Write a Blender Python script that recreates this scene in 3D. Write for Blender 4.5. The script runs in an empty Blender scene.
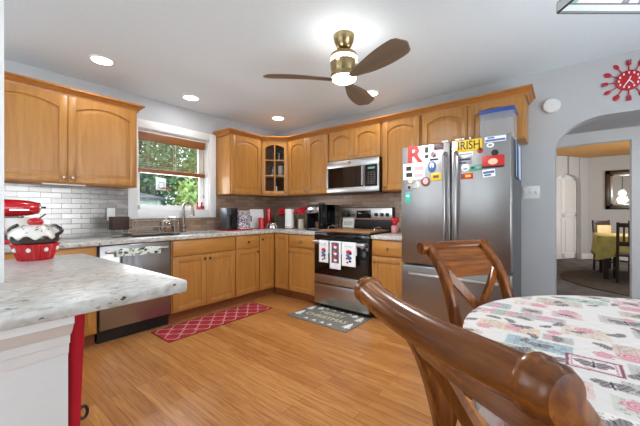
import bpy, bmesh, math, random
import numpy as np
from mathutils import Vector, Matrix

S = bpy.context.scene
COL = S.collection
random.seed(7)
RNG = np.random.default_rng(7)
PI = math.pi

# ------------------------------------------------------------------ camera, world, big lights, exposure
cam_d = bpy.data.cameras.new('camera')
cam = bpy.data.objects.new('camera', cam_d); COL.objects.link(cam)
cam.location = (3.776, -3.556, 1.174)
cam.rotation_euler = (PI / 2, 0, 0.6727)
cam_d.sensor_width = 36.0
cam_d.lens = 36.0 * 305.0 / 640.0
cam_d.shift_y = -0.0028
cam_d.clip_start = 0.02
S.camera = cam

W = bpy.data.worlds.new('sky'); S.world = W; W.use_nodes = True
bg = W.node_tree.nodes['Background']
bg.inputs[0].default_value = (0.86, 0.93, 1.0, 1); bg.inputs[1].default_value = 2.4

def area(name, loc, rot, sx, sy, power, color=(1, 1, 1), shape='RECTANGLE'):
    d = bpy.data.lights.new(name, 'AREA'); d.shape = shape; d.size = sx; d.size_y = sy
    d.energy = power; d.color = color
    o = bpy.data.objects.new(name, d); COL.objects.link(o); o.location = loc; o.rotation_euler = rot
    return o
area('daylight_sliding_door', (1.75, -5.86, 1.15), (PI / 2 + .85, 0, PI), 1.9, 2.0, 345, (0.85, 0.945, 1.0))
area('daylight_patio_door', (5.98, -2.4, 1.25), (PI / 2 + .9, 0, PI / 2), 2.2, 2.0, 95, (0.86, 0.945, 1.0))
area('dining_room_fill', (7.72, 3.4, 1.5), (PI / 2, 0, PI / 2), 2.2, 1.5, 75, (0.95, 0.98, 1.0))  # added fill for the far room, set at an unseen window
area('daylight_kitchen_window', (-0.30, -1.69, 1.5), (PI / 2 + .6, 0, -PI / 2), 0.86, 0.6, 22, (0.92, 0.97, 1.0))

S.view_settings.view_transform = 'Standard'
S.view_settings.look = 'None'
S.view_settings.gamma = 1.0
S.view_settings.use_curve_mapping = False
S.view_settings.exposure = 0.13

# ------------------------------------------------------------------ materials
def srgb(r, g, b):
    f = lambda c: (c / 255 / 12.92) if c / 255 <= 0.04045 else ((c / 255 + 0.055) / 1.055) ** 2.4
    return (f(r), f(g), f(b), 1)
def new_mat(name):
    m = bpy.data.materials.new(name); m.use_nodes = True
    return m, m.node_tree, m.node_tree.nodes['Principled BSDF']
def plain(name, rgb, rough=0.5, metal=0.0, spec=0.5, noise=0.04, scale=30.0, emit=None, estr=0.0, alpha=None, coat=0.0, trans=0.0):
    m, t, b = new_mat(name)
    c = srgb(*rgb)
    tc = t.nodes.new('ShaderNodeTexCoord'); n = t.nodes.new('ShaderNodeTexNoise')
    n.inputs['Scale'].default_value = scale; n.inputs['Detail'].default_value = 3
    t.links.new(tc.outputs['Object'], n.inputs['Vector'])
    r = t.nodes.new('ShaderNodeValToRGB')
    r.color_ramp.elements[0].position = 0.3; r.color_ramp.elements[1].position = 0.7
    r.color_ramp.elements[0].color = (c[0] * (1 - noise), c[1] * (1 - noise), c[2] * (1 - noise), 1)
    r.color_ramp.elements[1].color = (min(1, c[0] * (1 + noise)), min(1, c[1] * (1 + noise)), min(1, c[2] * (1 + noise)), 1)
    t.links.new(n.outputs['Fac'], r.inputs['Fac']); t.links.new(r.outputs['Color'], b.inputs['Base Color'])
    b.inputs['Roughness'].default_value = rough; b.inputs['Metallic'].default_value = metal
    b.inputs['Specular IOR Level'].default_value = spec
    b.inputs['Coat Weight'].default_value = coat
    b.inputs['Transmission Weight'].default_value = trans
    if emit:
        b.inputs['Emission Color'].default_value = srgb(*emit); b.inputs['Emission Strength'].default_value = estr
    return m
def wood(name, dark, light, axis='Z', rough=0.38, stretch=14.0, fine=1.0, coat=0.0, world=False):
    m, t, b = new_mat(name)
    tc = t.nodes.new('ShaderNodeTexCoord'); mp = t.nodes.new('ShaderNodeMapping')
    sc = [stretch * fine] * 3; sc['XYZ'.index(axis)] = 1.1 * fine
    mp.inputs['Scale'].default_value = sc
    t.links.new(tc.outputs['Object'], mp.inputs['Vector'])
    n = t.nodes.new('ShaderNodeTexNoise'); n.inputs['Scale'].default_value = 2.2; n.inputs['Detail'].default_value = 6; n.inputs['Roughness'].default_value = 0.62
    n.inputs['Distortion'].default_value = 0.5
    t.links.new(mp.outputs[0], n.inputs['Vector'])
    r = t.nodes.new('ShaderNodeValToRGB'); r.color_ramp.elements[0].position = 0.3; r.color_ramp.elements[1].position = 0.72
    r.color_ramp.elements[0].color = srgb(*dark); r.color_ramp.elements[1].color = srgb(*light)
    t.links.new(n.outputs['Fac'], r.inputs['Fac']); t.links.new(r.outputs['Color'], b.inputs['Base Color'])
    b.inputs['Roughness'].default_value = rough; b.inputs['Coat Weight'].default_value = coat; b.inputs['Coat Roughness'].default_value = 0.15
    return m
def painted(name, rough=0.6, coat=0.0):
    m, t, b = new_mat(name)
    a = t.nodes.new('ShaderNodeVertexColor'); a.layer_name = 'Col'
    t.links.new(a.outputs['Color'], b.inputs['Base Color'])
    b.inputs['Roughness'].default_value = rough; b.inputs['Coat Weight'].default_value = coat
    return m
def glass(name, tint=(1, 1, 1), gloss=0.1, rough=0.02):
    m = bpy.data.materials.new(name); m.use_nodes = True; t = m.node_tree; t.nodes.clear()
    o = t.nodes.new('ShaderNodeOutputMaterial'); mx = t.nodes.new('ShaderNodeMixShader')
    tr = t.nodes.new('ShaderNodeBsdfTransparent'); gl = t.nodes.new('ShaderNodeBsdfGlossy')
    tr.inputs[0].default_value = (*tint, 1); gl.inputs['Roughness'].default_value = rough
    fr = t.nodes.new('ShaderNodeFresnel'); fr.inputs[0].default_value = 1.45
    ma = t.nodes.new('ShaderNodeMath'); ma.operation = 'MULTIPLY_ADD'; ma.inputs[1].default_value = 0.7; ma.inputs[2].default_value = gloss * 0.3
    t.links.new(fr.outputs[0], ma.inputs[0]); t.links.new(ma.outputs[0], mx.inputs[0])
    t.links.new(tr.outputs[0], mx.inputs[1]); t.links.new(gl.outputs[0], mx.inputs[2]); t.links.new(mx.outputs[0], o.inputs[0])
    return m
def brick(name, c1, c2, mortar, bw, bh, ms, axes, rough=0.3, metal=0.0, coat=0.0, offset=0.5, bump=0.3, grain=None, bias=0.0, freq=2):
    # brick pattern on the world axes named in `axes` (u, v)
    m, t, b = new_mat(name)
    tc = t.nodes.new('ShaderNodeTexCoord'); sp = t.nodes.new('ShaderNodeSeparateXYZ'); cb = t.nodes.new('ShaderNodeCombineXYZ')
    t.links.new(tc.outputs['Object'], sp.inputs[0])
    t.links.new(sp.outputs['XYZ'.index(axes[0])], cb.inputs[0]); t.links.new(sp.outputs['XYZ'.index(axes[1])], cb.inputs[1])
    k = t.nodes.new('ShaderNodeTexBrick'); k.offset = offset; k.offset_frequency = freq
    k.inputs['Scale'].default_value = 1.0; k.inputs['Brick Width'].default_value = bw; k.inputs['Row Height'].default_value = bh
    k.inputs['Mortar Size'].default_value = ms; k.inputs['Mortar Smooth'].default_value = 0.1; k.inputs['Bias'].default_value = bias
    k.inputs['Color1'].default_value = srgb(*c1); k.inputs['Color2'].default_value = srgb(*c2); k.inputs['Mortar'].default_value = srgb(*mortar)
    t.links.new(cb.outputs[0], k.inputs['Vector'])
    out = k.outputs['Color']
    if grain:
        mp = t.nodes.new('ShaderNodeMapping'); mp.inputs['Scale'].default_value = grain
        t.links.new(cb.outputs[0], mp.inputs['Vector'])
        n = t.nodes.new('ShaderNodeTexNoise'); n.inputs['Scale'].default_value = 1.0; n.inputs['Detail'].default_value = 6; n.inputs['Roughness'].default_value = 0.65; n.inputs['Distortion'].default_value = 0.8
        t.links.new(mp.outputs[0], n.inputs['Vector'])
        r = t.nodes.new('ShaderNodeValToRGB'); r.color_ramp.elements[0].position = 0.32; r.color_ramp.elements[1].position = 0.6
        r.color_ramp.elements[0].color = (0.62, 0.52, 0.42, 1); r.color_ramp.elements[1].color = (1, 1, 1, 1)
        t.links.new(n.outputs['Fac'], r.inputs['Fac'])
        mx = t.nodes.new('ShaderNodeMix'); mx.data_type = 'RGBA'; mx.blend_type = 'MULTIPLY'; mx.inputs['Factor'].default_value = 1
        t.links.new(out, mx.inputs[6]); t.links.new(r.outputs['Color'], mx.inputs[7]); out = mx.outputs[2]
    t.links.new(out, b.inputs['Base Color'])
    bp = t.nodes.new('ShaderNodeBump'); bp.inputs['Strength'].default_value = bump; bp.inputs['Distance'].default_value = 0.002; bp.invert = True
    t.links.new(k.outputs['Fac'], bp.inputs['Height']); t.links.new(bp.outputs[0], b.inputs['Normal'])
    b.inputs['Roughness'].default_value = rough; b.inputs['Metallic'].default_value = metal; b.inputs['Coat Weight'].default_value = coat
    return m
def granite():
    m, t, b = new_mat('granite')
    tc = t.nodes.new('ShaderNodeTexCoord')
    def noise(scale, mapping=(1, 1, 1), detail=5, dist=0.0):
        mp = t.nodes.new('ShaderNodeMapping'); mp.inputs['Scale'].default_value = mapping
        t.links.new(tc.outputs['Object'], mp.inputs['Vector'])
        n = t.nodes.new('ShaderNodeTexNoise'); n.inputs['Scale'].default_value = scale; n.inputs['Detail'].default_value = detail; n.inputs['Distortion'].default_value = dist
        t.links.new(mp.outputs[0], n.inputs['Vector']); return n.outputs['Fac']
    def ramp(src, els):
        r = t.nodes.new('ShaderNodeValToRGB')
        while len(r.color_ramp.elements) < len(els): r.color_ramp.elements.new(0.5)
        for e, (p, c) in zip(r.color_ramp.elements, els): e.position = p; e.color = c
        t.links.new(src, r.inputs['Fac']); return r.outputs['Color']
    def mul(a, c):
        mx = t.nodes.new('ShaderNodeMix'); mx.data_type = 'RGBA'; mx.blend_type = 'MULTIPLY'; mx.inputs['Factor'].default_value = 1
        t.links.new(a, mx.inputs[6]); t.links.new(c, mx.inputs[7]); return mx.outputs[2]
    base = ramp(noise(38, (1.2, .7, 1), 10, .1), [(0.3, srgb(172, 166, 155)), (0.5, srgb(194, 191, 185)), (0.7, srgb(214, 213, 211))])
    vein = ramp(noise(42, (1.6, .5, 1), 5, .2), [(0.32, (.5, .42, .35, 1)), (0.37, (.9, .87, .83, 1)), (0.42, (1, 1, 1, 1)), (1, (1, 1, 1, 1))])
    spot = ramp(noise(46, (1, .7, 1), 2), [(0.30, (.1, .09, .1, 1)), (0.32, (1, 1, 1, 1)), (1, (1, 1, 1, 1))])
    t.links.new(mul(mul(base, vein), spot), b.inputs['Base Color'])
    b.inputs['Roughness'].default_value = 0.3
    return m
def steel(name, rgb=(156, 153, 151), rough=0.30, axis='Z'):
    m, t, b = new_mat(name)
    tc = t.nodes.new('ShaderNodeTexCoord'); mp = t.nodes.new('ShaderNodeMapping')
    sc = [260.0] * 3; sc['XYZ'.index(axis)] = 2.0; mp.inputs['Scale'].default_value = sc
    t.links.new(tc.outputs['Object'], mp.inputs['Vector'])
    n = t.nodes.new('ShaderNodeTexNoise'); n.inputs['Scale'].default_value = 1.0; n.inputs['Detail'].default_value = 2
    t.links.new(mp.outputs[0], n.inputs['Vector'])
    mr = t.nodes.new('ShaderNodeMapRange'); mr.inputs[3].default_value = rough - 0.02; mr.inputs[4].default_value = rough + 0.03
    t.links.new(n.outputs['Fac'], mr.inputs[0]); t.links.new(mr.outputs[0], b.inputs['Roughness'])
    b.inputs['Base Color'].default_value = srgb(*rgb); b.inputs['Metallic'].default_value = 1.0
    b.inputs['Anisotropic'].default_value = 0.4
    return m

M = {}
M['ceiling'] = plain('ceiling_paint', (232, 244, 252), 0.9, noise=.01)
M['wall'] = plain('wall_paint', (192, 193, 195), 0.85, noise=.012, scale=6)
M['hall'] = plain('hall_paint', (190, 191, 194), 0.85, noise=.012, scale=6)
M['white'] = plain('white_trim', (236, 236, 236), 0.45, noise=.01)
M['white_gloss'] = plain('white_plastic', (232, 232, 230), 0.3, noise=.01)
M['floor'] = brick('laminate_floor', (200, 142, 82), (178, 118, 62), (134, 82, 42), 0.95, 0.072, 0.0012, 'XY', rough=0.3, offset=0.37, bump=.05, grain=(3.2, 55, 1), bias=0.0, freq=2)
M['carpet'] = plain('grey_carpet', (106, 106, 108), 0.95, noise=.3, scale=5)
M['woodceil'] = wood('ceiling_planks', (184, 130, 62), (212, 158, 84), 'X', 0.5)
M['cab'] = wood('maple', (168, 112, 50), (192, 136, 68), 'Z', 0.36, 14)
M['cabx'] = wood('maple_across', (168, 112, 50), (192, 136, 68), 'X', 0.36, 14)
M['caby'] = wood('maple_lengthwise', (168, 112, 50), (192, 136, 68), 'Y', 0.36, 14)
M['crown'] = wood('maple_crown', (164, 100, 40), (184, 120, 56), 'X', 0.36, 10)
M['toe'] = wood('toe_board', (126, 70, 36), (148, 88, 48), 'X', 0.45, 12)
M['cabin'] = wood('maple_inside', (168, 112, 72), (190, 134, 88), 'Z', 0.6, 12)
M['granite'] = granite()
M['tile_lit'] = brick('steel_tile_lit', (174, 169, 164), (150, 145, 141), (116, 112, 108), 0.152, 0.05, 0.0022, 'YZ', rough=0.24, metal=0.55, bump=.5)  # same tile as the corner, window reflections put into a greyer colour
M['tile_b'] = brick('steel_tile_back', (190, 166, 148), (160, 136, 118), (130, 112, 98), 0.152, 0.05, 0.0022, 'XZ', rough=0.3, metal=0.3, bump=.5)
M['tile_corner_shade'] = brick('steel_tile_corner_shade', (186, 158, 136), (150, 124, 104), (124, 104, 88), 0.152, 0.05, 0.0022, 'YZ', rough=0.3, metal=0.3, bump=.5)  # same tile again, the corner's lighting put into a browner colour
M['steel'] = steel('brushed_steel')
M['steelx'] = steel('brushed_steel_across', (188, 186, 184), axis='X')
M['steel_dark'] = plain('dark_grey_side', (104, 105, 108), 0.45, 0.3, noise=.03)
M['chrome'] = plain('chrome', (214, 212, 208), 0.12, 1.0, noise=.01)
M['nickel'] = plain('brushed_nickel', (150, 142, 132), 0.3, 1.0, noise=.02)
M['brass'] = plain('antique_brass', (168, 146, 108), 0.28, 1.0, noise=.03)
M['bronze'] = plain('bronze_knob', (92, 66, 48), 0.35, 0.8, noise=.03)
M['black'] = plain('black_plastic', (24, 24, 26), 0.35, noise=.05)
M['blackglass'] = plain('black_glass', (10, 10, 12), 0.06, noise=.02, spec=.6)
M['ceramicblack'] = plain('black_glaze', (18, 18, 20), 0.08, noise=.02, coat=.6)
M['red'] = plain('red_glaze', (196, 16, 30), 0.16, noise=.05, coat=.5)
M['redcloth'] = plain('red_cloth', (186, 14, 36), 0.85, noise=.06)
M['redmat'] = plain('red_satin', (176, 18, 32), 0.45, noise=.06)
M['creamglaze'] = plain('white_glaze', (236, 230, 222), 0.2, noise=.02, coat=.4)
M['choc'] = plain('chocolate_glaze', (58, 44, 34), 0.2, noise=.1, coat=.4)
M['chair'] = wood('walnut_stain', (76, 36, 9), (150, 86, 32), 'Z', 0.26, 16, coat=.0)
M['chairx'] = wood('walnut_stain_across', (76, 36, 9), (150, 86, 32), 'X', 0.22, 16, coat=.0)
for k_ in ('chair', 'chairx'): M[k_].node_tree.nodes['Principled BSDF'].inputs['Specular IOR Level'].default_value = .35
M['fanblade'] = wood('fan_blade_wood', (112, 98, 82), (134, 118, 100), 'X', 0.5, 12)
M['darkwood'] = wood('dark_wood', (42, 28, 22), (62, 42, 32), 'Z', 0.35, 12)
M['basket'] = plain('dark_wicker', (56, 34, 26), 0.7, noise=.5, scale=120)
M['glass'] = glass('clear_glass')
M['glass_cab'] = glass('cabinet_glass', (.95, .93, .9), .0)
M['amber'] = plain('amber_glass', (196, 128, 70), 0.2, noise=.05, trans=.3)
M['painted'] = painted('printed_cloth', 0.75)
M['paintedhard'] = painted('printed_hard', 0.35)
M['rugdark'] = plain('brown_rug', (82, 74, 68), 0.95, noise=.25, scale=14)
M['olive'] = plain('olive_cloth', (206, 196, 118), 0.8, noise=.15, scale=10)
M['mirror'] = plain('mirror', (210, 212, 214), 0.03, 1.0, noise=0)
M['silverframe'] = plain('silver_frame', (170, 168, 164), 0.3, .8, noise=.05)
M['seatcloth'] = plain('grey_seat', (150, 148, 144), 0.85, noise=.1)
M['cream'] = plain('cream_cushion', (214, 186, 142), 0.85, noise=.12, scale=50)
M['lampglow'] = plain('lamp_lens', (255, 250, 240), 0.4, emit=(255, 246, 232), estr=9)
M['fanglow'] = plain('fan_lens', (255, 250, 240), 0.4, emit=(255, 240, 216), estr=9)
M['bluelid'] = plain('blue_lid', (44, 74, 150), 0.35, noise=.05)
M['clearplastic'] = glass('cloudy_plastic', (.97, .97, .97), .35, .2)
M['tub'] = glass('tub_plastic', (.98, .98, .98), .1, .1)
t_ = M['tub'].node_tree; o_ = [n for n in t_.nodes if n.type == 'OUTPUT_MATERIAL'][0]; f_ = o_.inputs[0].links[0].from_socket
mx_ = t_.nodes.new('ShaderNodeMixShader'); mx_.inputs[0].default_value = .16; df_ = t_.nodes.new('ShaderNodeBsdfDiffuse'); df_.inputs[0].default_value = (.85, .87, .9, 1)
t_.links.new(f_, mx_.inputs[1]); t_.links.new(df_.outputs[0], mx_.inputs[2]); t_.links.new(mx_.outputs[0], o_.inputs[0])
M['paper'] = plain('paper', (238, 238, 236), 0.9, noise=.02)
M['greytowel'] = plain('grey_towel', (150, 152, 158), 0.9, noise=.1, scale=40)
M['yellow'] = plain('yellow_print', (232, 192, 30), 0.4, noise=.02)
M['redflat'] = plain('red_print', (186, 34, 26), 0.4, noise=.02)
M['ink'] = plain('black_ink', (20, 18, 16), 0.5, noise=.02)
M['whiteprint'] = plain('white_print', (238, 238, 238), 0.4, noise=.02)
M['clockred'] = plain('clock_red', (190, 20, 34), 0.3, noise=.03)
M['shed'] = plain('shed_siding', (206, 222, 222), 0.8, noise=.03)
M['shedroof'] = plain('shed_roof', (86, 94, 100), 0.9, noise=.1)
M['lawn'] = plain('lawn', (92, 124, 62), 0.95, noise=.3, scale=6)
M['bark'] = plain('bark', (92, 74, 58), 0.9, noise=.3, scale=9)
M['leaf_a'] = plain('leaf_green', (126, 168, 100), 0.7, noise=.45, scale=2.2)
M['leaf_b'] = plain('leaf_dark_green', (92, 136, 94), 0.7, noise=.45, scale=2.0)
M['leaf_c'] = plain('leaf_light_green', (170, 198, 116), 0.7, noise=.4, scale=2.5)
M['leaf_r'] = plain('leaf_russet', (158, 124, 114), 0.7, noise=.4, scale=2.5)
M['blind'] = wood('blind_wood', (128, 74, 30), (152, 94, 44), 'Y', 0.4, 14)
M['slat'] = wood('blind_slat_wood', (196, 160, 120), (214, 180, 140), 'Y', 0.5, 14)
M['board'] = wood('stove_board', (142, 96, 56), (170, 120, 74), 'X', 0.4, 14)

# ------------------------------------------------------------------ mesh helpers
class MB:
    def __init__(s): s.bm = bmesh.new()
    def _merge(s, b2):
        me = bpy.data.meshes.new('tmp'); b2.to_mesh(me); b2.free(); s.bm.from_mesh(me); bpy.data.meshes.remove(me)
    def box(s, x0, x1, y0, y1, z0, z1, bev=0.0, seg=2):
        b = bmesh.new(); bmesh.ops.create_cube(b, size=1)
        for v in b.verts:
            v.co = Vector((x0 + (v.co.x + .5) * (x1 - x0), y0 + (v.co.y + .5) * (y1 - y0), z0 + (v.co.z + .5) * (z1 - z0)))
        if bev > 0: bmesh.ops.bevel(b, geom=list(b.edges), offset=bev, segments=seg, profile=.5, affect='EDGES')
        s._merge(b); return s
    def prism(s, poly, a0, a1, plane='XZ', bev=0.0):
        # polygon in the plane, extruded along the remaining axis from a0 to a1
        b = bmesh.new()
        def P(p, a):
            return {'XZ': (p[0], a, p[1]), 'XY': (p[0], p[1], a), 'YZ': (a, p[0], p[1])}[plane]
        lo = [b.verts.new(P(p, a0)) for p in poly]; hi = [b.verts.new(P(p, a1)) for p in poly]
        n = len(poly)
        b.faces.new(lo); b.faces.new(hi[::-1])
        for i in range(n): b.faces.new((lo[i], hi[i], hi[(i + 1) % n], lo[(i + 1) % n]))
        bmesh.ops.recalc_face_normals(b, faces=b.faces)
        if bev > 0: bmesh.ops.bevel(b, geom=list(b.edges), offset=bev, segments=2, profile=.5, affect='EDGES')
        s._merge(b); return s
    def loft(s, rings, close=True, cap=True):
        b = s.bm; R = [[b.verts.new(p) for p in r] for r in rings]; n = len(R[0]); fs = []
        for a, c in zip(R, R[1:]):
            for i in range(n if close else n - 1):
                fs.append(b.faces.new((a[i], a[(i + 1) % n], c[(i + 1) % n], c[i])))
        if cap and close: fs.append(b.faces.new(R[0][::-1])); fs.append(b.faces.new(R[-1]))
        bmesh.ops.recalc_face_normals(b, faces=fs); return s
    def tube(s, pts, r, seg=10, cap=True, ry=None):
        pts = [Vector(p) for p in pts]; rs = r if isinstance(r, (list, tuple)) else [r] * len(pts)
        rings = []; up = None
        for i, p in enumerate(pts):
            d = (pts[min(i + 1, len(pts) - 1)] - pts[max(i - 1, 0)]).normalized()
            if up is None:
                up = Vector((0, 0, 1)) if abs(d.z) < .9 else Vector((1, 0, 0))
            u = d.cross(up).normalized(); v = u.cross(d).normalized(); up = v
            k = rs[i]; rings.append([p + u * k * math.cos(2 * PI * j / seg) + v * k * math.sin(2 * PI * j / seg) for j in range(seg)])
        return s.loft(rings, True, cap)
    def lathe(s, prof, c=(0, 0, 0), seg=32, axis='Z', sx=1.0, sy=1.0):
        # prof: (radius, height) pairs; zero radius ends get closed by the caps
        rings = []
        for r, h in prof:
            ring = []
            for j in range(seg):
                a = 2 * PI * j / seg; x, y = max(r, 1e-4) * math.cos(a) * sx, max(r, 1e-4) * math.sin(a) * sy
                p = {'Z': (x, y, h), 'Y': (x, h, y), 'X': (h, x, y)}[axis]
                ring.append(Vector(p) + Vector(c))
            rings.append(ring)
        return s.loft(rings)
    def ball(s, c, rx, ry=None, rz=None, seg=20):
        ry = ry or rx; rz = rz or rx
        b = bmesh.new(); bmesh.ops.create_uvsphere(b, u_segments=seg, v_segments=max(8, seg // 2), radius=1)
        for v in b.verts: v.co = Vector((c[0] + v.co.x * rx, c[1] + v.co.y * ry, c[2] + v.co.z * rz))
        s._merge(b); return s
    def xform(s, mat):
        bmesh.ops.transform(s.bm, matrix=mat, verts=s.bm.verts); return s
    def build(s, name, mat, parent=None, smooth=True, ang=40):
        me = bpy.data.meshes.new(name); s.bm.to_mesh(me); s.bm.free()
        return mesh_obj(name, me, mat, parent, smooth, ang)
def mesh_obj(name, me, mat, parent=None, smooth=True, ang=40):
    o = bpy.data.objects.new(name, me); COL.objects.link(o)
    if mat is not None: me.materials.append(mat)
    if parent: o.parent = parent
    if smooth and len(me.polygons):
        me.polygons.foreach_set('use_smooth', [True] * len(me.polygons))
        try: me.set_sharp_from_angle(angle=math.radians(ang))
        except Exception: pass
    return o
def tag(o, label=None, cat=None, group=None, kind=None):
    if label: o['label'] = label
    if cat: o['category'] = cat
    if group: o['group'] = group
    if kind: o['kind'] = kind
    return o
def thing(name, label, cat, loc=(0, 0, 0), rz=0.0, group=None):
    o = bpy.data.objects.new(name, None); COL.objects.link(o); o.empty_display_size = .1
    o.location = loc; o.rotation_euler = (0, 0, rz)
    return tag(o, label, cat, group)
def struct(o, label=None): o['kind'] = 'structure'; return o
def copy_tree(o, parent=None):
    c = o.copy(); COL.objects.link(c)
    if parent: c.parent = parent
    for ch in list(o.children): copy_tree(ch, c)
    return c
def text_mesh(s, size, ext=0.001, shear=0.0, space=1.0, offset=0.0):
    cu = bpy.data.curves.new('txt', 'FONT'); cu.body = s; cu.size = size; cu.extrude = ext; cu.align_x = 'CENTER'; cu.align_y = 'CENTER'
    cu.shear = shear; cu.space_character = space; cu.offset = offset
    ob = bpy.data.objects.new('txt', cu); COL.objects.link(ob)
    dg = bpy.context.evaluated_depsgraph_get(); me = bpy.data.meshes.new_from_object(ob.evaluated_get(dg))
    bpy.data.objects.remove(ob); bpy.data.curves.remove(cu)
    return me
def grid_painted(name, nx, ny, pos, color, mat, parent=None, thick=0.0):
    # pos(u, v) -> (x, y, z) arrays; color(u, v) -> (n, 3) srgb 0..255; u, v in 0..1
    u, v = np.meshgrid(np.linspace(0, 1, nx), np.linspace(0, 1, ny)); u = u.ravel(); v = v.ravel()
    P = np.stack(pos(u, v), 1).astype(np.float32)
    i = np.arange(nx - 1)[None, :] + nx * np.arange(ny - 1)[:, None]; i = i.ravel()
    F = np.stack([i, i + 1, i + 1 + nx, i + nx], 1)
    return arr_mesh(name, P, F, color(u, v), mat, parent, thick)
def arr_mesh(name, P, F, C, mat, parent=None, thick=0.0):
    me = bpy.data.meshes.new(name); me.from_pydata(P.tolist(), [], F.tolist())
    c = np.clip(np.asarray(C, float) / 255, 0, 1); c = np.where(c <= .04045, c / 12.92, ((c + .055) / 1.055) ** 2.4)
    at = me.color_attributes.new('Col', 'FLOAT_COLOR', 'POINT')
    at.data.foreach_set('color', np.concatenate([c, np.ones((len(c), 1))], 1).astype(np.float32).ravel())
    o = mesh_obj(name, me, mat, parent, True, 60)
    if thick:
        md = o.modifiers.new('thickness', 'SOLIDIFY'); md.thickness = thick; md.offset = -1
    return o
def sweep(path, prof, side=1.0):
    # path: 2D polyline; prof: closed list of (out, z); out is measured to the right of travel
    path = [Vector(p) for p in path]; rings = []
    for i, p in enumerate(path):
        ns = []
        for a, b in ((i - 1, i), (i, i + 1)):
            if a >= 0 and b < len(path):
                d = (path[b] - path[a]).normalized(); ns.append(Vector((d.y, -d.x)) * side)
        n = sum(ns, Vector((0, 0)))
        n = n.normalized(); k = 1.0 / max(.3, n.dot(ns[0]))
        rings.append([(p.x + n.x * k * o, p.y + n.y * k * o, z) for o, z in prof])
    mb = MB(); mb.loft(rings); return mb

# ------------------------------------------------------------------ the room
H = 2.49
XR, YN = 5.85, -5.7
struct(MB().box(-.14, XR, YN, 0.0, -.1, 0).build('floor', M['floor']))
struct(MB().box(-.14, XR + .14, YN - .14, .12, H, H + .12).build('ceiling', M['ceiling']))
# left wall, in four pieces of one wall around the window hole
WY0, WY1, WZ0, WZ1 = -2.145, -1.245, 1.185, 2.13
b = MB(); b.box(-.16, 0, YN, WY0, 0, H); b.box(-.16, 0, WY1, .12, 0, H); b.box(-.16, 0, WY0, WY1, 0, WZ0); b.box(-.16, 0, WY0, WY1, WZ1, H)
struct(b.build('wall_left', M['wall']))
# back wall with the arch
AX0, AX1, AZ = 3.72, 5.02, 2.0
arch = []
for k in range(0, 19):
    a = PI - k * PI / 36; arch.append((AX0 + .36 + .36 * math.cos(a), AZ - .28 + .28 * math.sin(a)))
arch_r = [(AX0 + AX1 - x, z) for x, z in arch][::-1]
b = MB(); b.box(0, AX0, 0, .12, 0, H); b.box(AX1, XR, 0, .12, 0, H)
top = arch + arch_r
for (xa, za), (xb, zb) in zip(top, top[1:]):
    if xb - xa > 1e-6: b.prism([(xa, za), (xb, zb), (xb, H), (xa, H)], 0, .12, 'XZ')
bmesh.ops.remove_doubles(b.bm, verts=b.bm.verts, dist=1e-5)
struct(b.build('wall_back', M['wall'], ang=25))
# right wall with patio door, near wall with sliding door
b = MB(); b.box(XR, XR + .14, YN, -3.5, 0, H); b.box(XR, XR + .14, -1.3, .12, 0, H); b.box(XR, XR + .14, -3.5, -1.3, 2.2, H); b.box(XR, XR + .14, -3.5, -1.3, 0, .2)
struct(b.build('wall_right', M['wall']))
b = MB(); b.box(-.16, .8, YN - .14, YN, 0, H); b.box(2.7, XR + .14, YN - .14, YN, 0, H); b.box(.8, 2.7, YN - .14, YN, 2.15, H); b.box(.8, 2.7, YN - .14, YN, 0, .1)
struct(b.build('wall_near', M['wall']))
b = MB(); b.box(XR + .04, XR + .1, -3.5, -3.44, .2, 2.2); b.box(XR + .04, XR + .1, -1.36, -1.3, .2, 2.2); b.box(XR + .04, XR + .1, -2.43, -2.37, .2, 2.2); b.box(XR + .04, XR + .1, -3.5, -1.3, .2, .26); b.box(XR + .04, XR + .1, -3.5, -1.3, 2.14, 2.2)
w = struct(b.build('window_2', M['white'])); MB().box(XR + .065, XR + .07, -3.44, -1.36, .26, 2.14).build('pane', M['glass'], w)
b = MB(); b.box(.8, .86, YN - .1, YN - .04, .1, 2.15); b.box(2.64, 2.7, YN - .1, YN - .04, .1, 2.15); b.box(1.72, 1.78, YN - .1, YN - .04, .1, 2.15); b.box(.8, 2.7, YN - .1, YN - .04, .1, .16); b.box(.8, 2.7, YN - .1, YN - .04, 2.09, 2.15)
w = struct(b.build('window_3', M['white'])); MB().box(.86, 2.64, YN - .075, YN - .07, .16, 2.09).build('pane', M['glass'], w)
# partition with the pass-through: panelled half wall below, wall end above
b = MB(); b.box(2.06, 2.2, YN, -3.405, .9145, H, .004)
struct(b.build('wall_partition', M['white']))
b = MB(); b.box(1.62, 2.60, YN, -3.308, 0, .874)
half = struct(b.build('wall_peninsula', M['white']))
prof = [(0, .745), (.006, .745), (.010, .765), (.010, .775), (.022, .780), (.026, .806), (.045, .82), (.062, .845), (.070, .850), (.070, .873), (0, .873)]
sweep([(2.60, YN), (2.60, -3.308)], prof).build('moulding', M['white'], half, ang=30)
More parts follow.
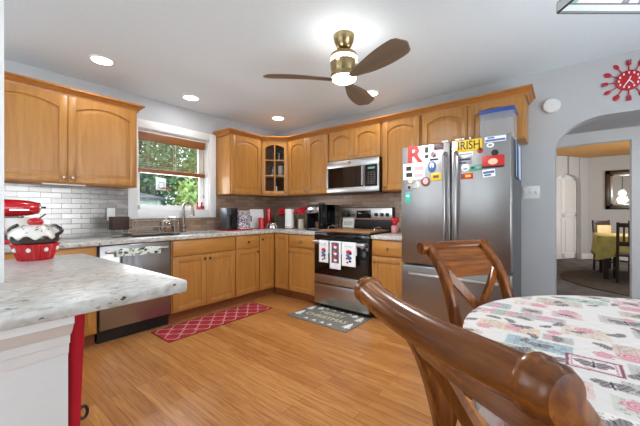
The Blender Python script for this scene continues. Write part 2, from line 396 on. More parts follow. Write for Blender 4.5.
# window 1: casing, reveal, two sashes
b = MB()
b.box(0, .022, WY0 - .095, WY0, 1.09, 2.225, .003); b.box(0, .022, WY1, WY1 + .095, 1.09, 2.225, .003)
b.box(0, .022, WY0, WY1, WZ1, 2.225, .003); b.box(0, .022, WY0, WY1, 1.09, WZ0, .003)
b.box(-.16, 0, WY0 - .0, WY0 + .012, WZ0, WZ1); b.box(-.16, 0, WY1 - .012, WY1, WZ0, WZ1); b.box(-.16, 0, WY0, WY1, WZ1 - .012, WZ1); b.box(-.16, .012, WY0, WY1, WZ0, WZ0 + .012, .002)
w1 = struct(b.build('window_1', M['white']))
b = MB(); y0, y1, z0, z1 = WY0 + .012, WY1 - .012, WZ0 + .012, WZ1 - .012
for (za, zb, x) in ((z0, 1.67, -.10), (1.64, z1, -.13)):
    b.box(x - .03, x, y0, y0 + .055, za, zb, .002); b.box(x - .03, x, y1 - .065, y1, za, zb, .002); b.box(x - .03, x, y0, y1, za, za + .05, .002); b.box(x - .03, x, y0, y1, zb - .04, zb, .002)
b.build('sash', M['white'], w1)
b = MB(); b.box(-.117, -.113, y0 + .05, y1 - .06, z0 + .05, 1.63); b.box(-.147, -.143, y0 + .05, y1 - .06, 1.69, z1 - .04)
b.build('pane', M['glass'], w1)
# tile
b = MB(); b.box(0, .008, -3.7, WY0 - .095, .914, 1.43); struct(b.build('wall_left_tile', M['tile_lit'], smooth=False))
b = MB(); b.box(0, .008, WY1 + .095, 0, .914, 1.43); b.box(0, .008, WY0 - .095, WY1 + .095, .914, 1.09)
struct(b.build('wall_left_tile', M['tile_corner_shade'], smooth=False))
struct(MB().box(.008, 2.553, -.008, 0, .914, 1.43).build('wall_back_tile', M['tile_b'], smooth=False))
# baseboards of the kitchen
b = MB(); b.box(3.48, AX0, -.012, 0, 0, .1, .002); struct(b.build('baseboard_back', M['white']))

# ------------------------------------------------------------------ passage and dining room beyond the arch
b = MB(); b.box(3.58, AX0, .12, .7, 0, 2.12); b.box(AX1, AX1 + .14, .12, .7, 0, 2.12)
struct(b.build('wall_passage', M['hall']))
struct(MB().box(3.58, AX1 + .14, .12, .7, AZ + .004, 2.12).build('ceiling_passage', M['hall']))
b = MB(); b.box(2.2, AX0 - .01, .7, .82, 0, H); b.box(4.305, 7.6, .7, .82, 0, H); b.box(AX0 - .01, 4.305, .7, .82, 1.885, H)
struct(b.build('wall_dining_near', M['white']))
struct(MB().box(2.2, 7.74, 0.0, 6.7, -.1, 0).build('floor_dining', M['carpet']))
struct(MB().box(2.2, 7.74, .7, 6.7, H, H + .1).build('ceiling_dining', M['woodceil']))
struct(MB().box(4.26, 7.74, 6.467, 6.6, 0, H).build('wall_dining_far', M['wall']))
b = MB(); b.box(7.6, 7.74, .7, 2.2, 0, H); b.box(7.6, 7.74, 4.6, 6.6, 0, H); b.box(7.6, 7.74, 2.2, 4.6, 2.3, H); b.box(7.6, 7.74, 2.2, 4.6, 0, .7)
struct(b.build('wall_dining_right', M['wall']))
b = MB()
for ya, yb in ((2.2, 2.26), (3.37, 3.43), (4.54, 4.6)): b.box(7.64, 7.69, ya, yb, .7, 2.3)
b.box(7.64, 7.69, 2.2, 4.6, .7, .76); b.box(7.64, 7.69, 2.2, 4.6, 2.24, 2.3)
w = struct(b.build('window_4', M['white'])); MB().box(7.66, 7.665, 2.26, 4.54, .76, 2.24).build('pane', M['glass'], w)  # unseen window, added along with the far room's fill light
struct(MB().box(2.1, 2.2, .7, 6.7, 0, H).build('wall_dining_left', M['wall']))
# slanting wall with the arched closet opening; local x runs along it
dx, dy = .66, .967; L = math.hypot(dx, dy); ang = math.atan2(dy, dx)
sl = Vector((3.60, 5.50, 0)); t0, t1 = .04, .93
def slant(mb): return mb.xform(Matrix.Translation(sl) @ Matrix.Rotation(ang, 4, 'Z'))
b = MB(); b.box(-1.2, t0, 0, .1, 0, H); b.box(t1, L + .02, 0, .1, 0, H)
ar = [(t0 + (t1 - t0) / 2 - (t1 - t0) / 2 * math.cos(PI * k / 24), 1.83 + .24 * math.sin(PI * k / 24)) for k in range(25)]
for (xa, za), (xb, zb) in zip(ar, ar[1:]): b.prism([(xa, za), (xb, zb), (xb, H), (xa, H)], 0, .1, 'XZ')
bmesh.ops.remove_doubles(b.bm, verts=b.bm.verts, dist=1e-5)
struct(slant(b).build('wall_dining_slant', M['wall'], ang=25))
b = MB(); b.box(-1.2, t0, -.014, 0, 0, .13, .002); b.box(t1, L, -.014, 0, 0, .13, .002)
struct(slant(b).build('baseboard_dining', M['white']))
struct(MB().box(4.27, 7.6, 6.453, 6.467, 0, .13, .002).build('baseboard_dining_far', M['white']))
b = MB(); b.box(t0 - .3, t0 - .02, .1, .7, 0, H); b.box(t1 + .02, t1 + .3, .1, .7, 0, H); b.box(t0 - .3, t1 + .3, .7, .8, 0, H)
struct(slant(b).build('wall_closet', M['wall']))
b = MB(); b.box(t0 - .02, t1 + .02, .13, .145, 0.01, 2.1)
d1 = struct(slant(b).build('door_1', M['white']))
b = MB(); half_w = (t1 - t0) / 2
for k in range(2):
    xa = t0 + half_w * k; xb = xa + half_w
    b.box(xa, xa + .06, .11, .13, .02, 2.08); b.box(xb - .06, xb, .11, .13, .02, 2.08)
    for za, zb in ((.02, .14), (1.02, 1.12), (1.98, 2.08)): b.box(xa, xb, .11, .13, za, zb)
    b.box(xa + .09, xb - .09, .115, .13, .2, .96, .008)
    z = 1.14
    while z < 1.97:
        b.prism([(.108, z), (.113, z), (.132, z + .032), (.127, z + .032)], xa + .06, xb - .06, 'YZ'); z += .045
slant(b).build('louver', M['white'], d1, smooth=False)

# ------------------------------------------------------------------ cabinets
def arch_poly(x0, x1, z0, z1, rise, n=14):
    if rise <= 0: return [(x0, z0), (x1, z0), (x1, z1), (x0, z1)]
    pts = [(x0, z0), (x1, z0)]
    for k in range(n + 1):
        t = 1 - 2 * k / n; pts.append(((x0 + x1) / 2 + t * (x1 - x0) / 2, z1 - rise * t * t))
    return pts
def door(parent, x0, x1, z0, z1, rise=0.0, knob=None, mat='cab', knob_mat='nickel', st=.058, y=0.0, glazed=False):
    T = .02; b = MB()
    b.box(x0, x0 + st, y - T, y, z0, z1, .002); b.box(x1 - st, x1, y - T, y, z0, z1, .002)
    b.box(x0 + st, x1 - st, y - T, y, z0, z0 + st, .002)
    inner = arch_poly(x0 + st, x1 - st, z0 + st, z1 - st, rise)
    if rise > 0:
        arc = inner[2:]
        for (xa, za), (xb, zb) in zip(arc, arc[1:]): b.prism([(xb, zb), (xa, za), (xa, z1), (xb, z1)], y - T, y, 'XZ')
    else: b.box(x0 + st, x1 - st, y - T, y, z1 - st, z1, .002)
    if not glazed:
        def ring(o, yy): return [(px, yy, pz) for px, pz in arch_poly(x0 + st + o, x1 - st - o, z0 + st + o, z1 - st - o * 1.0, rise * (1 - .6 * o))]
        b.loft([ring(-.002, y - .001), ring(-.002, y - .008), ring(.006, y - .008), ring(.034, y - .018), ring(.04, y - .018)], True, True)
    else:
        xm = (x0 + x1) / 2; b.box(xm - .009, xm + .009, y - T + .002, y - .004, z0 + st, z1 - st)
        for k in (1, 2):
            zz = z0 + st + (z1 - z0 - 2 * st) * k / 3; b.box(x0 + st, x1 - st, y - T + .002, y - .004, zz - .009, zz + .009)
    d = b.build('door', M[mat], parent, ang=30)
    if glazed:
        g = MB(); g.prism(arch_poly(x0 + st - .005, x1 - st + .005, z0 + st - .005, z1 - st + .005, rise), y - .004, y - .002, 'XZ'); g.build('glass_pane', M['glass_cab'], d, smooth=False)
    if knob: add_knob(d, knob[0], y - T, knob[1], knob_mat)
    return d
def add_knob(parent, x, y, z, mat='nickel'):
    MB().lathe([(.006, 0), (.006, -.012), (.013, -.017), (.015, -.023), (.011, -.028), (0, -.029)], (x, y, z), 14, 'Y').build('knob', M[mat], parent)
def drawer(parent, x0, x1, z0, z1, knob=True, y=0.0, knob_mat='nickel'):
    b = MB(); b.box(x0, x1, y - .02, y, z0, z1, .006, 2); d = b.build('drawer', M['cabx'], parent)
    if knob: add_knob(d, (x0 + x1) / 2, y - .02, (z0 + z1) / 2, knob_mat)
    return d
UB, UT = 1.405, 2.205           # wall cabinets
def wall_cabinet(label, loc, rz, w, z0, z1, doors, rise=.055, depth=.33, name='wall_cabinet', group=None, light_rail=True):
    r = thing(name, label, 'kitchen cabinet', (loc[0], loc[1], z0), rz, group); h = z1 - z0
    b = MB(); b.box(0, w, 0, depth - .002, 0, h, .0015); b.build('body', M['cab'], r, ang=30)
    n = len(doors); g = .003; e = .012; dw = (w - 2 * e - (n - 1) * g) / n
    for k, kn in enumerate(doors):
        x0 = e + k * (dw + g); x1 = x0 + dw
        kp = None if kn is None else ((x0 + .03) if kn == 'l' else (x1 - .03), .012 + .045)
        door(r, x0, x1, .012, h - .012, rise, kp)
    return r
LW = PI / 2
wall_cabinet('maple wall cabinet with two arched doors left of the window above the steel tile', (.33, -3.40, 0), LW, 1.13, UB + .012, UT, ['r', 'l'])
wall_cabinet('single-door maple wall cabinet right of the window with pale end panel showing', (.33, -1.142, 0), LW, .53, UB, UT, ['r'])
wall_cabinet('maple wall cabinet with two tall arched doors between glass corner cabinet and microwave', (.612, -.33, 0), 0, .752, UB, UT, ['r', 'l'])
wall_cabinet('short two-door maple wall cabinet directly above the microwave', (1.368, -.33, 0), 0, .76, 1.81, UT, ['r', 'l'], .05)
wall_cabinet('tall single-door maple wall cabinet between the microwave and the fridge', (2.132, -.33, 0), 0, .456, UB, UT, ['l'])
wall_cabinet('wide low maple wall cabinet with two arched doors above the fridge', (2.592, -.33, 0), 0, .924, 1.82, UT, ['r', 'l'], .05)
# diagonal corner cabinet with a glazed door
r = thing('corner_cabinet', 'diagonal corner wall cabinet with six-pane glazed arched door', 'kitchen cabinet', (.33, -.612, UB), PI / 4)
RW = Matrix.Rotation(-PI / 4, 4, 'Z') @ Matrix.Translation((-.33, .612, 0))
pent = [(.33, -.611), (.003, -.611), (.003, -.003), (.611, -.003), (.611, -.33)]
cw = math.hypot(.281, .281); h = UT - UB
b = MB()
b.prism(pent, 0, .02, 'XY'); b.prism(pent, h - .02, h, 'XY')
b.prism([(.003, -.611), (.003, -.003), (.02, -.003), (.02, -.611)], 0, h, 'XY'); b.prism([(.003, -.02), (.611, -.02), (.611, -.003), (.003, -.003)], 0, h, 'XY')
b.prism([(.003, -.611), (.33, -.611), (.33, -.595), (.003, -.595)], 0, h, 'XY'); b.prism([(.595, -.33), (.611, -.33), (.611, -.003), (.595, -.003)], 0, h, 'XY')
b.xform(RW)
b.build('body', M['cabin'], r, smooth=False)
b = MB(); b.box(0, .02, 0, .02, 0, h); b.box(cw - .02, cw, 0, .02, 0, h); b.box(.02, cw - .02, 0, .02, 0, .03); b.box(.02, cw - .02, 0, .02, h - .03, h)
b.build('face_frame', M['cab'], r)
for zz in (.27, .52):
    b = MB(); b.prism([(.325, -.595), (.02, -.595), (.02, -.02), (.595, -.02), (.595, -.325), (.56, -.33), (.33, -.56)], zz, zz + .012, 'XY'); b.xform(RW); b.build('shelf', M['cabin'], r, smooth=False)
door(r, .012, cw - .012, .012, h - .012, .04, (cw - .04, .055), glazed=True, st=.052)
# glassware inside it
def tumbler(x, y, z, rr, hh, label, mat='glass'):
    o = MB().lathe([(rr * .8, 0), (rr, hh), (rr - .003, hh), (rr * .78, .004)], (0, 0, 0), 18).build('drinking_glass', M[mat]); o.location = (x, y, z)
    tag(o, label, 'glass', 'glassware in the corner cabinet'); return o
tumbler(.35, -.40, UB + .2825, .035, .14, 'clear glass behind the left middle pane of the corner cabinet', 'clearplastic')
tumbler(.43, -.31, UB + .2825, .042, .17, 'pale tall jar behind the right middle pane of the corner cabinet', 'whiteprint')
tumbler(.38, -.36, UB + .0205, .04, .12, 'clear tumbler on the bottom shelf of the glazed corner cabinet', 'clearplastic')
tumbler(.41, -.33, UB + .5325, .04, .11, 'clear tumbler on the top shelf of the glazed corner cabinet', 'clearplastic')
# crown mouldings
cp = [(0, UT - .012), (.012, UT - .012), (.016, UT + .004), (.034, UT + .022), (.042, UT + .036), (.056, UT + .04), (.056, UT + .056), (0, UT + .056)]
cp2 = [(o, z + .002) for o, z in cp]
c = sweep([(.004, -1.143), (.331, -1.143), (.331, -.612), (.612, -.331), (3.517, -.331), (3.517, -.004)], cp2).build('crown_molding', M['crown'], ang=25)
tag(c, 'long maple crown molding running from beside the window round to the fridge', 'molding')
c = sweep([(.331, -3.40), (.331, -2.269), (.004, -2.269)], cp2).build('crown_molding', M['crown'], ang=25)
tag(c, 'short maple crown molding on the cabinet left of the window', 'molding')
# base cabinets; local frame: x along front, y into the wall
BT = .874
def base_cabinet(label, loc, rz, w, rows, hollow=False, knob_mat='bronze', depth=.606):
    r = thing('base_cabinet', label, 'kitchen cabinet', (loc[0], loc[1], 0), rz)
    b = MB()
    if hollow:
        b.box(0, w, 0, .02, .11, BT); b.box(0, w, depth - .01, depth, .11, BT); b.box(0, .018, .02, depth, .11, BT); b.box(w - .018, w, .02, depth, .11, BT); b.box(0, w, .02, depth, .11, .13)
    else: b.box(0, w, 0, depth, .11, BT, .0015)
    b.build('body', M['cab'], r, ang=30)
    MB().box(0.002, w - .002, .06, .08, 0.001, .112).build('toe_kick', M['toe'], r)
    for kind, x0, x1, z0, z1, kn in rows:
        if kind == 'd': door(r, x0, x1, z0, z1, 0, kn, knob_mat=knob_mat)
        else: drawer(r, x0, x1, z0, z1, kn, knob_mat=knob_mat)
    return r
zd0, zd1, zw0, zw1 = .125, .69, .705, .86
X0 = .61
base_cabinet('maple base cabinet with one door just left of the dishwasher', (X0, -3.30, 0), LW, .607, [('d', .31, .595, zd0, zd1, (.36, .64)), ('d', .012, .305, zd0, zd1, None), ('w', .012, .595, zw0, zw1, True)])
w = .783
base_cabinet('maple sink base cabinet with two doors under the window and one long false drawer', (X0, -2.051, 0), LW, w, [('w', .012, w - .008, zw0, zw1, False), ('d', .012, w / 2 - .0015, zd0, zd1, (w / 2 - .03, .645)), ('d', w / 2 + .0015, w - .008, zd0, zd1, (w / 2 + .03, .645))], hollow=True)
w = .374
base_cabinet('narrow maple base cabinet with one drawer above one door right of the sink', (X0, -1.267, 0), LW, w, [('w', .006, w - .006, zw0, zw1, True), ('d', .006, w - .006, zd0, zd1, (w - .04, .645))])
r = thing('base_corner_cabinet', 'inner corner maple base cabinet with two full-height folding doors', 'kitchen cabinet', (0, 0, 0))
MB().prism([(.004, -.892), (.61, -.892), (.61, -.61), (.896, -.61), (.896, -.004), (.004, -.004)], .11, BT, 'XY').build('body', M['cab'], r, smooth=False)
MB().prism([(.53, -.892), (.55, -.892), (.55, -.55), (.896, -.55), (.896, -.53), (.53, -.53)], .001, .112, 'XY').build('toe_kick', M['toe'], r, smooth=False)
d = door(r, .006, .256, zd0, zw1, 0, (.04, .80), knob_mat='bronze'); d.location = (.61, -.89, 0); d.rotation_euler = (0, 0, LW)
d = door(r, .03, .28, zd0, zw1, 0, None); d.location = (.61, -.61, 0)
w = .476
base_cabinet('maple base cabinet with drawer and door immediately left of the range', (.898, -.61, 0), 0, w, [('w', .012, w - .01, zw0, zw1, True), ('d', .012, w - .01, zd0, zd1, (.05, .64))], knob_mat='nickel')
w = .394
base_cabinet('maple base cabinet with drawer and door between the range and the fridge', (2.152, -.61, 0), 0, w, [('w', .01, w - .01, zw0, zw1, True), ('d', .01, w - .01, zd0, zd1, (.05, .64))], knob_mat='nickel')
# counters
b = MB(); z0, z1 = .8755, .914
SX0, SX1, SY0, SY1 = .13, .53, -2.0, -1.32
b.box(.0085, .64, -3.6, SY0, z0, z1, .004); b.box(.0085, SX0, SY0, SY1, z0, z1); b.box(SX1, .64, SY0, SY1, z0, z1, .004); b.box(.0085, .64, SY1, -.0085, z0, z1, .004); b.box(.636, 1.378, -.64, -.0085, z0, z1, .004)
tag(b.build('countertop', M['granite']), 'long L-shaped pale granite countertop along the window wall and corner', 'countertop')
tag(MB().box(2.152, 2.55, -.64, -.0085, z0, z1, .004).build('countertop', M['granite']), 'small square piece of granite countertop between range and fridge', 'countertop')
b = MB()
pl = [(1.45, YN + .05), (2.69, YN + .05), (2.69, -3.0), (2.682, -2.976), (2.655, -2.966), (1.49, -2.99), (1.46, -3.0), (1.45, -3.03)]
b.prism(pl, .8755, .914, 'XY', .004)
tag(b.build('peninsula_top', M['granite'], ang=50), 'large speckled granite peninsula top in the left foreground', 'countertop')
# sink and faucet
r = thing('kitchen_sink', 'undermount steel sink bowl set in the counter below the window', 'sink', (.33, -1.66, .66))
b = MB(); hx, hy = .20, .34
b.box(-hx - .01, -hx, -hy - .01, hy + .01, 0, .215); b.box(hx, hx + .01, -hy - .01, hy + .01, 0, .215); b.box(-hx, hx, -hy - .01, -hy, 0, .215); b.box(-hx, hx, hy, hy + .01, 0, .215); b.box(-hx, hx, -hy, hy, 0, .008)
b.build('basin', M['steel'], r, smooth=False); MB().lathe([(.04, .008), (.04, .011), (.02, .012), (0, .009)], (0, 0, 0), 20).build('drain', M['chrome'], r)
r = thing('kitchen_faucet', 'tall brushed nickel gooseneck faucet in front of the window', 'faucet', (.10, -1.655, .9145))
b = MB(); b.lathe([(.034, 0), (.034, .012), (.022, .02), (.02, .05), (.028, .06), (.028, .085), (.018, .1), (.015, .12)], (0, 0, 0), 20)
pts = [(0, 0, .1), (0, 0, .30)] + [(.05 - .05 * math.cos(a), .03 - .03 * math.cos(a), .30 + .07 * math.sin(a)) for a in np.linspace(.2, PI, 12)]
b.tube(pts, .0135, 12); b.build('body', M['nickel'], r)
MB().tube([(.10, .06, .305), (.103, .062, .25), (.104, .063, .20)], [.015, .02, .024], 14).build('spray_head', M['nickel'], r)
b = MB(); b.tube([(0, .02, .072), (.0, .06, .078), (.01, .10, .10)], [.012, .009, .007], 10); b.build('lever', M['nickel'], r)
b = MB(); b.lathe([(.016, 0), (.016, .05), (.012, .07), (.018, .075), (.006, .08), (0, .082)], (.0, -.11, 0), 14); b.tube([(0, -.11, .075), (.04, -.11, .082)], .006, 8); b.build('soap_pump', M['nickel'], r)

# ------------------------------------------------------------------ dishwasher, range, microwave, fridge
r = thing('dishwasher', 'stainless dishwasher with bar handle under the left counter', 'dishwasher', (.61, -2.686, 0), LW)
w = .629
MB().box(.002, w - .002, .03, .58, .10, .872).build('body', M['black'], r)
MB().box(.006, w - .006, .04, .1, .002, .118).build('toe_kick', M['black'], r)
b = MB(); b.box(.008, w - .008, -.02, .03, .125, .865, .006); dr = b.build('door', M['steel'], r)
b = MB(); b.tube([(.05, -.055, .812), (w - .05, -.055, .812)], .013, 12); b.box(.06, .085, -.055, -.018, .804, .82); b.box(w - .085, w - .06, -.055, -.018, .804, .82); b.build('handle', M['steelx'], dr)

r = thing('range', 'stainless electric range with black glass oven door and backguard', 'range', (1.3835, 0, 0))
w = .763
MB().box(.002, w - .002, -.62, -.02, .03, .905).build('body', M['black'], r)
b = MB()
for fx in (.05, w - .05):
    for fy in (-.58, -.07): b.lathe([(.02, .001), (.02, .032)], (fx, fy, 0), 10)
b.build('foot', M['black'], r)
MB().box(0, w, -.655, -.02, .905, .926, .004).build('cooktop', M['blackglass'], r)
b = MB(); b.box(.0, w, -.66, -.62, .835, .904, .004); b.build('control_strip', M['blackglass'], r)
od = MB().box(.006, w - .006, -.668, -.62, .415, .83, .004).build('oven_door', M['blackglass'], r)
MB().box(.006, w - .006, -.672, -.62, .315, .413, .004).build('door_band', M['steelx'], od)
b = MB(); b.lathe([(.011, 0), (.011, -.002), (0, -.0022)], (w / 2, -.6722, .36), 16, 'Y'); b.build('badge', M['chrome'], od)
b = MB(); b.box(.02, w - .02, -.725, -.705, .782, .822, .006); b.box(.03, .05, -.706, -.666, .79, .815); b.box(w - .05, w - .03, -.706, -.666, .79, .815); b.build('handle', M['steelx'], od)
MB().box(.006, w - .006, -.668, -.62, .06, .30, .004).build('warming_drawer', M['steelx'], r)
bg_ = MB().box(0, w, -.085, -.02, .926, 1.225, .006).build('backguard', M['black'], r)
b = MB(); b.box(.004, w - .004, -.092, -.085, 1.065, 1.215, .003); b.build('fascia', M['steelx'], bg_)
MB().box(.255, .47, -.0945, -.092, 1.085, 1.185, .001).build('display', M['blackglass'], bg_)
for kx in (.06, .135, .545, .625, .70):
    MB().lathe([(.024, 0), (.022, -.018), (.019, -.026), (0, -.027)], (kx, -.092, 1.13), 18, 'Y').build('knob', M['black'], bg_)
MB().lathe([(.01, 0), (.01, -.008), (0, -.009)], (.215, -.092, 1.13), 12, 'Y').build('button', M['black'], bg_)

r = thing('microwave', 'stainless over-the-range microwave mounted above the range', 'microwave', (1.3705, -.402, 1.408)); w, h = .755, .398
MB().box(0, w, .02, .39, 0.0, h, .003).build('body', M['black'], r)
b = MB(); b.box(0, w, 0, .022, h - .085, h, .003); b.box(0, w, 0, .022, 0, .06, .003); b.box(0, .025, 0, .022, .06, h - .085); b.box(w - .02, w, 0, .022, .06, h - .085); b.build('frame', M['steelx'], r)
d = MB().box(.025, .535, .003, .022, .06, h - .085).build('door', M['blackglass'], r)
b = MB(); b.tube([(.555, -.035, .075), (.555, -.035, h - .1)], .013, 10); b.box(.548, .562, -.03, .006, .085, .1); b.box(.548, .562, -.03, .006, h - .125, h - .11); b.build('handle', M['steel'], d)
MB().box(.545, .575, .0, .022, .06, h - .085).build('handle_rail', M['steel'], r)
p = MB().box(.575, w - .02, .003, .022, .06, h - .085).build('control_panel', M['blackglass'], r)
b = MB()
for i in range(3):
    for j in range(6): b.box(.605 + i * .038, .632 + i * .038, .0015, .0035, .085 + j * .026, .10 + j * .026)
b.build('keypad', plain('keypad_grey', (70, 66, 62), .5), p, smooth=False)
MB().box(.61, .70, .0015, .0035, .262, .285).build('display', plain('lcd', (120, 150, 140), .3), p)
b = MB(); b.box(.06, w - .06, .06, .34, -.006, 0.0); b.build('vent_filter', M['steel_dark'], r)
MB().lathe([(.02, 0), (.02, -.0015), (0, -.002)], (w / 2 - .02, 0, h - .035), 16, 'Y').build('badge', M['chrome'], r)

r = thing('refrigerator', 'stainless french-door refrigerator with bottom freezer, covered in magnets', 'refrigerator', (2.5535, 0, 0)); w = .91
FD = -.76
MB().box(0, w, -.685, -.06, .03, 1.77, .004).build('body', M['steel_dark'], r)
b = MB()
for fx in (.06, w - .06):
    for fy in (-.62, -.14): b.lathe([(.022, .001), (.022, .032)], (fx, fy, 0), 10)
b.build('foot', M['black'], r)
ld = MB().box(.002, w / 2 - .006, FD, -.69, .685, 1.785, .008, 3).build('left_door', M['steel'], r)
rd = MB().box(w / 2 + .006, w - .002, FD, -.69, .685, 1.785, .008, 3).build('right_door', M['steel'], r)
fz = MB().box(.002, w - .002, FD, -.69, .07, .665, .008, 3).build('freezer_drawer', M['steel'], r)
for par, sx in ((ld, w / 2 - .045), (rd, w / 2 + .045)):
    b = MB(); b.tube([(sx, FD - .002, .80), (sx, FD - .045, .83), (sx, FD - .048, 1.2), (sx, FD - .045, 1.66), (sx, FD - .002, 1.69)], .013, 10); b.build('handle', M['steel'], par)
b = MB(); b.tube([(.08, FD - .002, .59), (.1, FD - .045, .592), (w / 2, FD - .05, .592), (w - .1, FD - .045, .592), (w - .08, FD - .002, .59)], .014, 10); b.build('handle', M['steelx'], fz)
for x in (w / 2 - .08, w / 2 + .03): MB().box(x, x + .05, -.74, -.68, 1.786, 1.802, .003).build('hinge_cover', M['white_gloss'], r)

# magnets on the fridge doors: thin solids lying on the steel
Y0 = FD - .0005
def mag_box(name, label, x, z, w, h, mat, bits=(), t=.004, tilt=0.0, cat='magnet', round_=0.0):
    r = MB()
    if round_: r.lathe([(1, 0), (1, -t * .6), (.85, -t), (0, -t)], (0, 0, 0), 24, 'Y', w / 2, h / 2)
    else: r.box(-w / 2, w / 2, -t, 0, -h / 2, h / 2, min(.0015, t / 3))
    o = r.build(name, M[mat] if isinstance(mat, str) else mat); o.location = (x, Y0, z); o.rotation_euler = (0, tilt, 0)
    tag(o, label, cat, 'magnets on the fridge')
    for bn, bx, bz, bw, bh, bm, rd_ in bits:
        q = MB()
        if rd_: q.lathe([(1, 0), (1, -.0015), (0, -.002)], (bx, -t, bz), 18, 'Y', bw / 2, bh / 2)
        else: q.box(bx - bw / 2, bx + bw / 2, -t - .0012, -t, bz - bh / 2, bz + bh / 2)
        q.build(bn, bm if not isinstance(bm, str) else M[bm], o, smooth=bool(rd_))
    return o
def mag_text(s, x, z, size, mat, label, t=.004, shear=0, sx=1.0, rot=0.0, parent=None, off=0.0, y=None):
    me = text_mesh(s, size, t / 2, shear, offset=off); me.transform(Matrix.Scale(sx, 4, (1, 0, 0))); me.transform(Matrix.Rotation(PI / 2, 4, 'X'))
    o = mesh_obj('letter_magnet' if not parent else 'lettering', me, M[mat], parent, False)
    if parent: o.location = (x, y, z)
    else: o.location = (x, Y0 - t / 2, z); tag(o, label, 'magnet', 'magnets on the fridge')
    o.rotation_euler = (0, rot, 0); return o
blue = plain('blue_print', (70, 104, 160), .4); green = plain('green_print', (70, 150, 120), .4); pink = plain('pink_print', (226, 168, 168), .4)
greyp = plain('grey_print', (150, 150, 156), .4); navy = plain('navy_print', (40, 48, 84), .4); teal = plain('teal_print', (60, 176, 160), .4); brown = plain('brown_print', (110, 66, 56), .4); skin = plain('sand_print', (222, 190, 160), .4)
mag_text('R', 2.682, 1.70, .215, 'redflat', 'large red letter R magnet on the left fridge door', .006, 0, 1.1, 0, off=.006)
mag_box('magnet', 'narrow black and white print magnet right of the big red R', 2.80, 1.715, .045, .115, 'whiteprint', [('print', 0, .02, .03, .05, 'ink', 0), ('print', 0, -.04, .03, .03, 'ink', 0)])
mag_box('magnet', 'dark wine-coloured rectangular magnet at the top right of the left door', 2.905, 1.752, .085, .055, brown, [('print', 0, 0, .06, .02, navy, 0)])
mag_box('paper_card', 'white and pink card with black square pattern held on left fridge door', 2.679, 1.548, .21, .155, 'whiteprint', [('print', -.05, .03, .05, .04, 'ink', 0), ('print', -.045, -.03, .06, .04, 'ink', 0), ('print', .05, .025, .08, .035, pink, 0), ('print', .045, -.04, .08, .03, pink, 0), ('print', -.03, 0, .012, .012, 'whiteprint', 0)], .002, cat='card')
mag_box('magnet', 'small red and grey figure magnet above the blue oval magnet', 2.86, 1.685, .05, .06, greyp, [('print', -.008, .012, .02, .025, 'redflat', 1), ('print', .008, -.01, .02, .02, 'ink', 1)], round_=1)
mag_box('magnet', 'thin black strip magnet above the blue oval magnet', 2.862, 1.642, .075, .016, 'ink')
mag_box('magnet', 'blue and white oval magnet on the left fridge door', 2.847, 1.578, .075, .105, blue, [('print', 0, .01, .04, .05, 'whiteprint', 1), ('print', 0, 0, .02, .03, navy, 1)], .006, round_=1)
mag_box('magnet', 'yellow rectangular magnet on the left fridge door', 2.883, 1.485, .09, .07, 'yellow', [('print', 0, 0, .05, .025, brown, 0)], tilt=-.05)
mag_box('magnet', 'round pink and dark red magnet left of the yellow magnet', 2.79, 1.445, .085, .09, brown, [('print', 0, .005, .05, .055, pink, 1)], .006, round_=1)
mag_box('magnet', 'small cream shield-shaped magnet left of the round dark magnet', 2.712, 1.418, .05, .07, skin, [('print', 0, 0, .025, .035, 'whiteprint', 1)], round_=1)
o = mag_box('magnet', 'silver three-lobed round magnet at lower left of the left door', 2.635, 1.40, .062, .062, greyp, [('print', 0, 0, .03, .03, 'ink', 1)], .006, round_=1)
MB().lathe([(.026, 0), (.024, -.006), (0, -.006)], (.012, 0, .062), 18, 'Y').build('lobe', skin, o); MB().lathe([(.026, 0), (.024, -.006), (0, -.006)], (.058, 0, .012), 18, 'Y').build('lobe', M['silverframe'], o)
o = mag_box('magnet', 'teal green magnet hanging lowest on the left fridge door', 2.621, 1.30, .05, .10, teal, [('print', 0, .02, .03, .02, 'whiteprint', 1), ('print', 0, -.03, .02, .02, green, 1)])
o = mag_box('sign_magnet', 'yellow magnet reading IRISH in black on the right fridge door', 3.155, 1.728, .20, .098, 'yellow', tilt=-.0)
mag_text('IRISH', 0, 0, .10, 'ink', None, .001, 0, .78, parent=o, off=.001, y=-.0046)
mag_box('magnet', 'blue and white bus-shaped magnet at the top of the right door', 3.35, 1.755, .15, .045, 'whiteprint', [('print', 0, -.008, .14, .016, blue, 0), ('print', -.03, .012, .05, .012, blue, 0)])
mag_box('magnet', 'white ring magnet below the bus-shaped magnet', 3.315, 1.71, .055, .04, 'whiteprint', [('print', 0, 0, .03, .02, greyp, 1)], round_=1)
mag_box('magnet', 'pale strip magnet with grey lettering directly under the yellow IRISH magnet', 3.13, 1.658, .12, .034, 'whiteprint', [('print', 0, 0, .10, .012, greyp, 0)])
mag_box('magnet', 'small red and navy round magnet in the middle of right door', 3.24, 1.678, .045, .05, 'redflat', [('print', .004, .004, .02, .025, navy, 1)], round_=1)
mag_box('magnet', 'grey photo magnet with dark band in the left column of right door', 3.128, 1.603, .10, .06, greyp, [('print', 0, .01, .08, .014, 'ink', 0), ('print', -.02, -.018, .05, .012, navy, 0)])
mag_box('magnet', 'white hat-shaped magnet in the left column of right door', 3.128, 1.545, .065, .062, 'whiteprint', [('print', .0, -.012, .04, .02, greyp, 1)], round_=1)
mag_box('magnet', 'green and grey leaf magnet in the centre of right door', 3.21, 1.535, .10, .045, green, [('print', .02, 0, .04, .02, greyp, 1), ('print', -.025, .005, .03, .02, navy, 1)], tilt=-.12)
mag_box('magnet', 'red and orange photo magnet lowest in the left column of right door', 3.14, 1.472, .095, .05, 'redflat', [('print', .01, 0, .04, .02, 'yellow', 0), ('print', -.03, 0, .018, .03, brown, 0)])
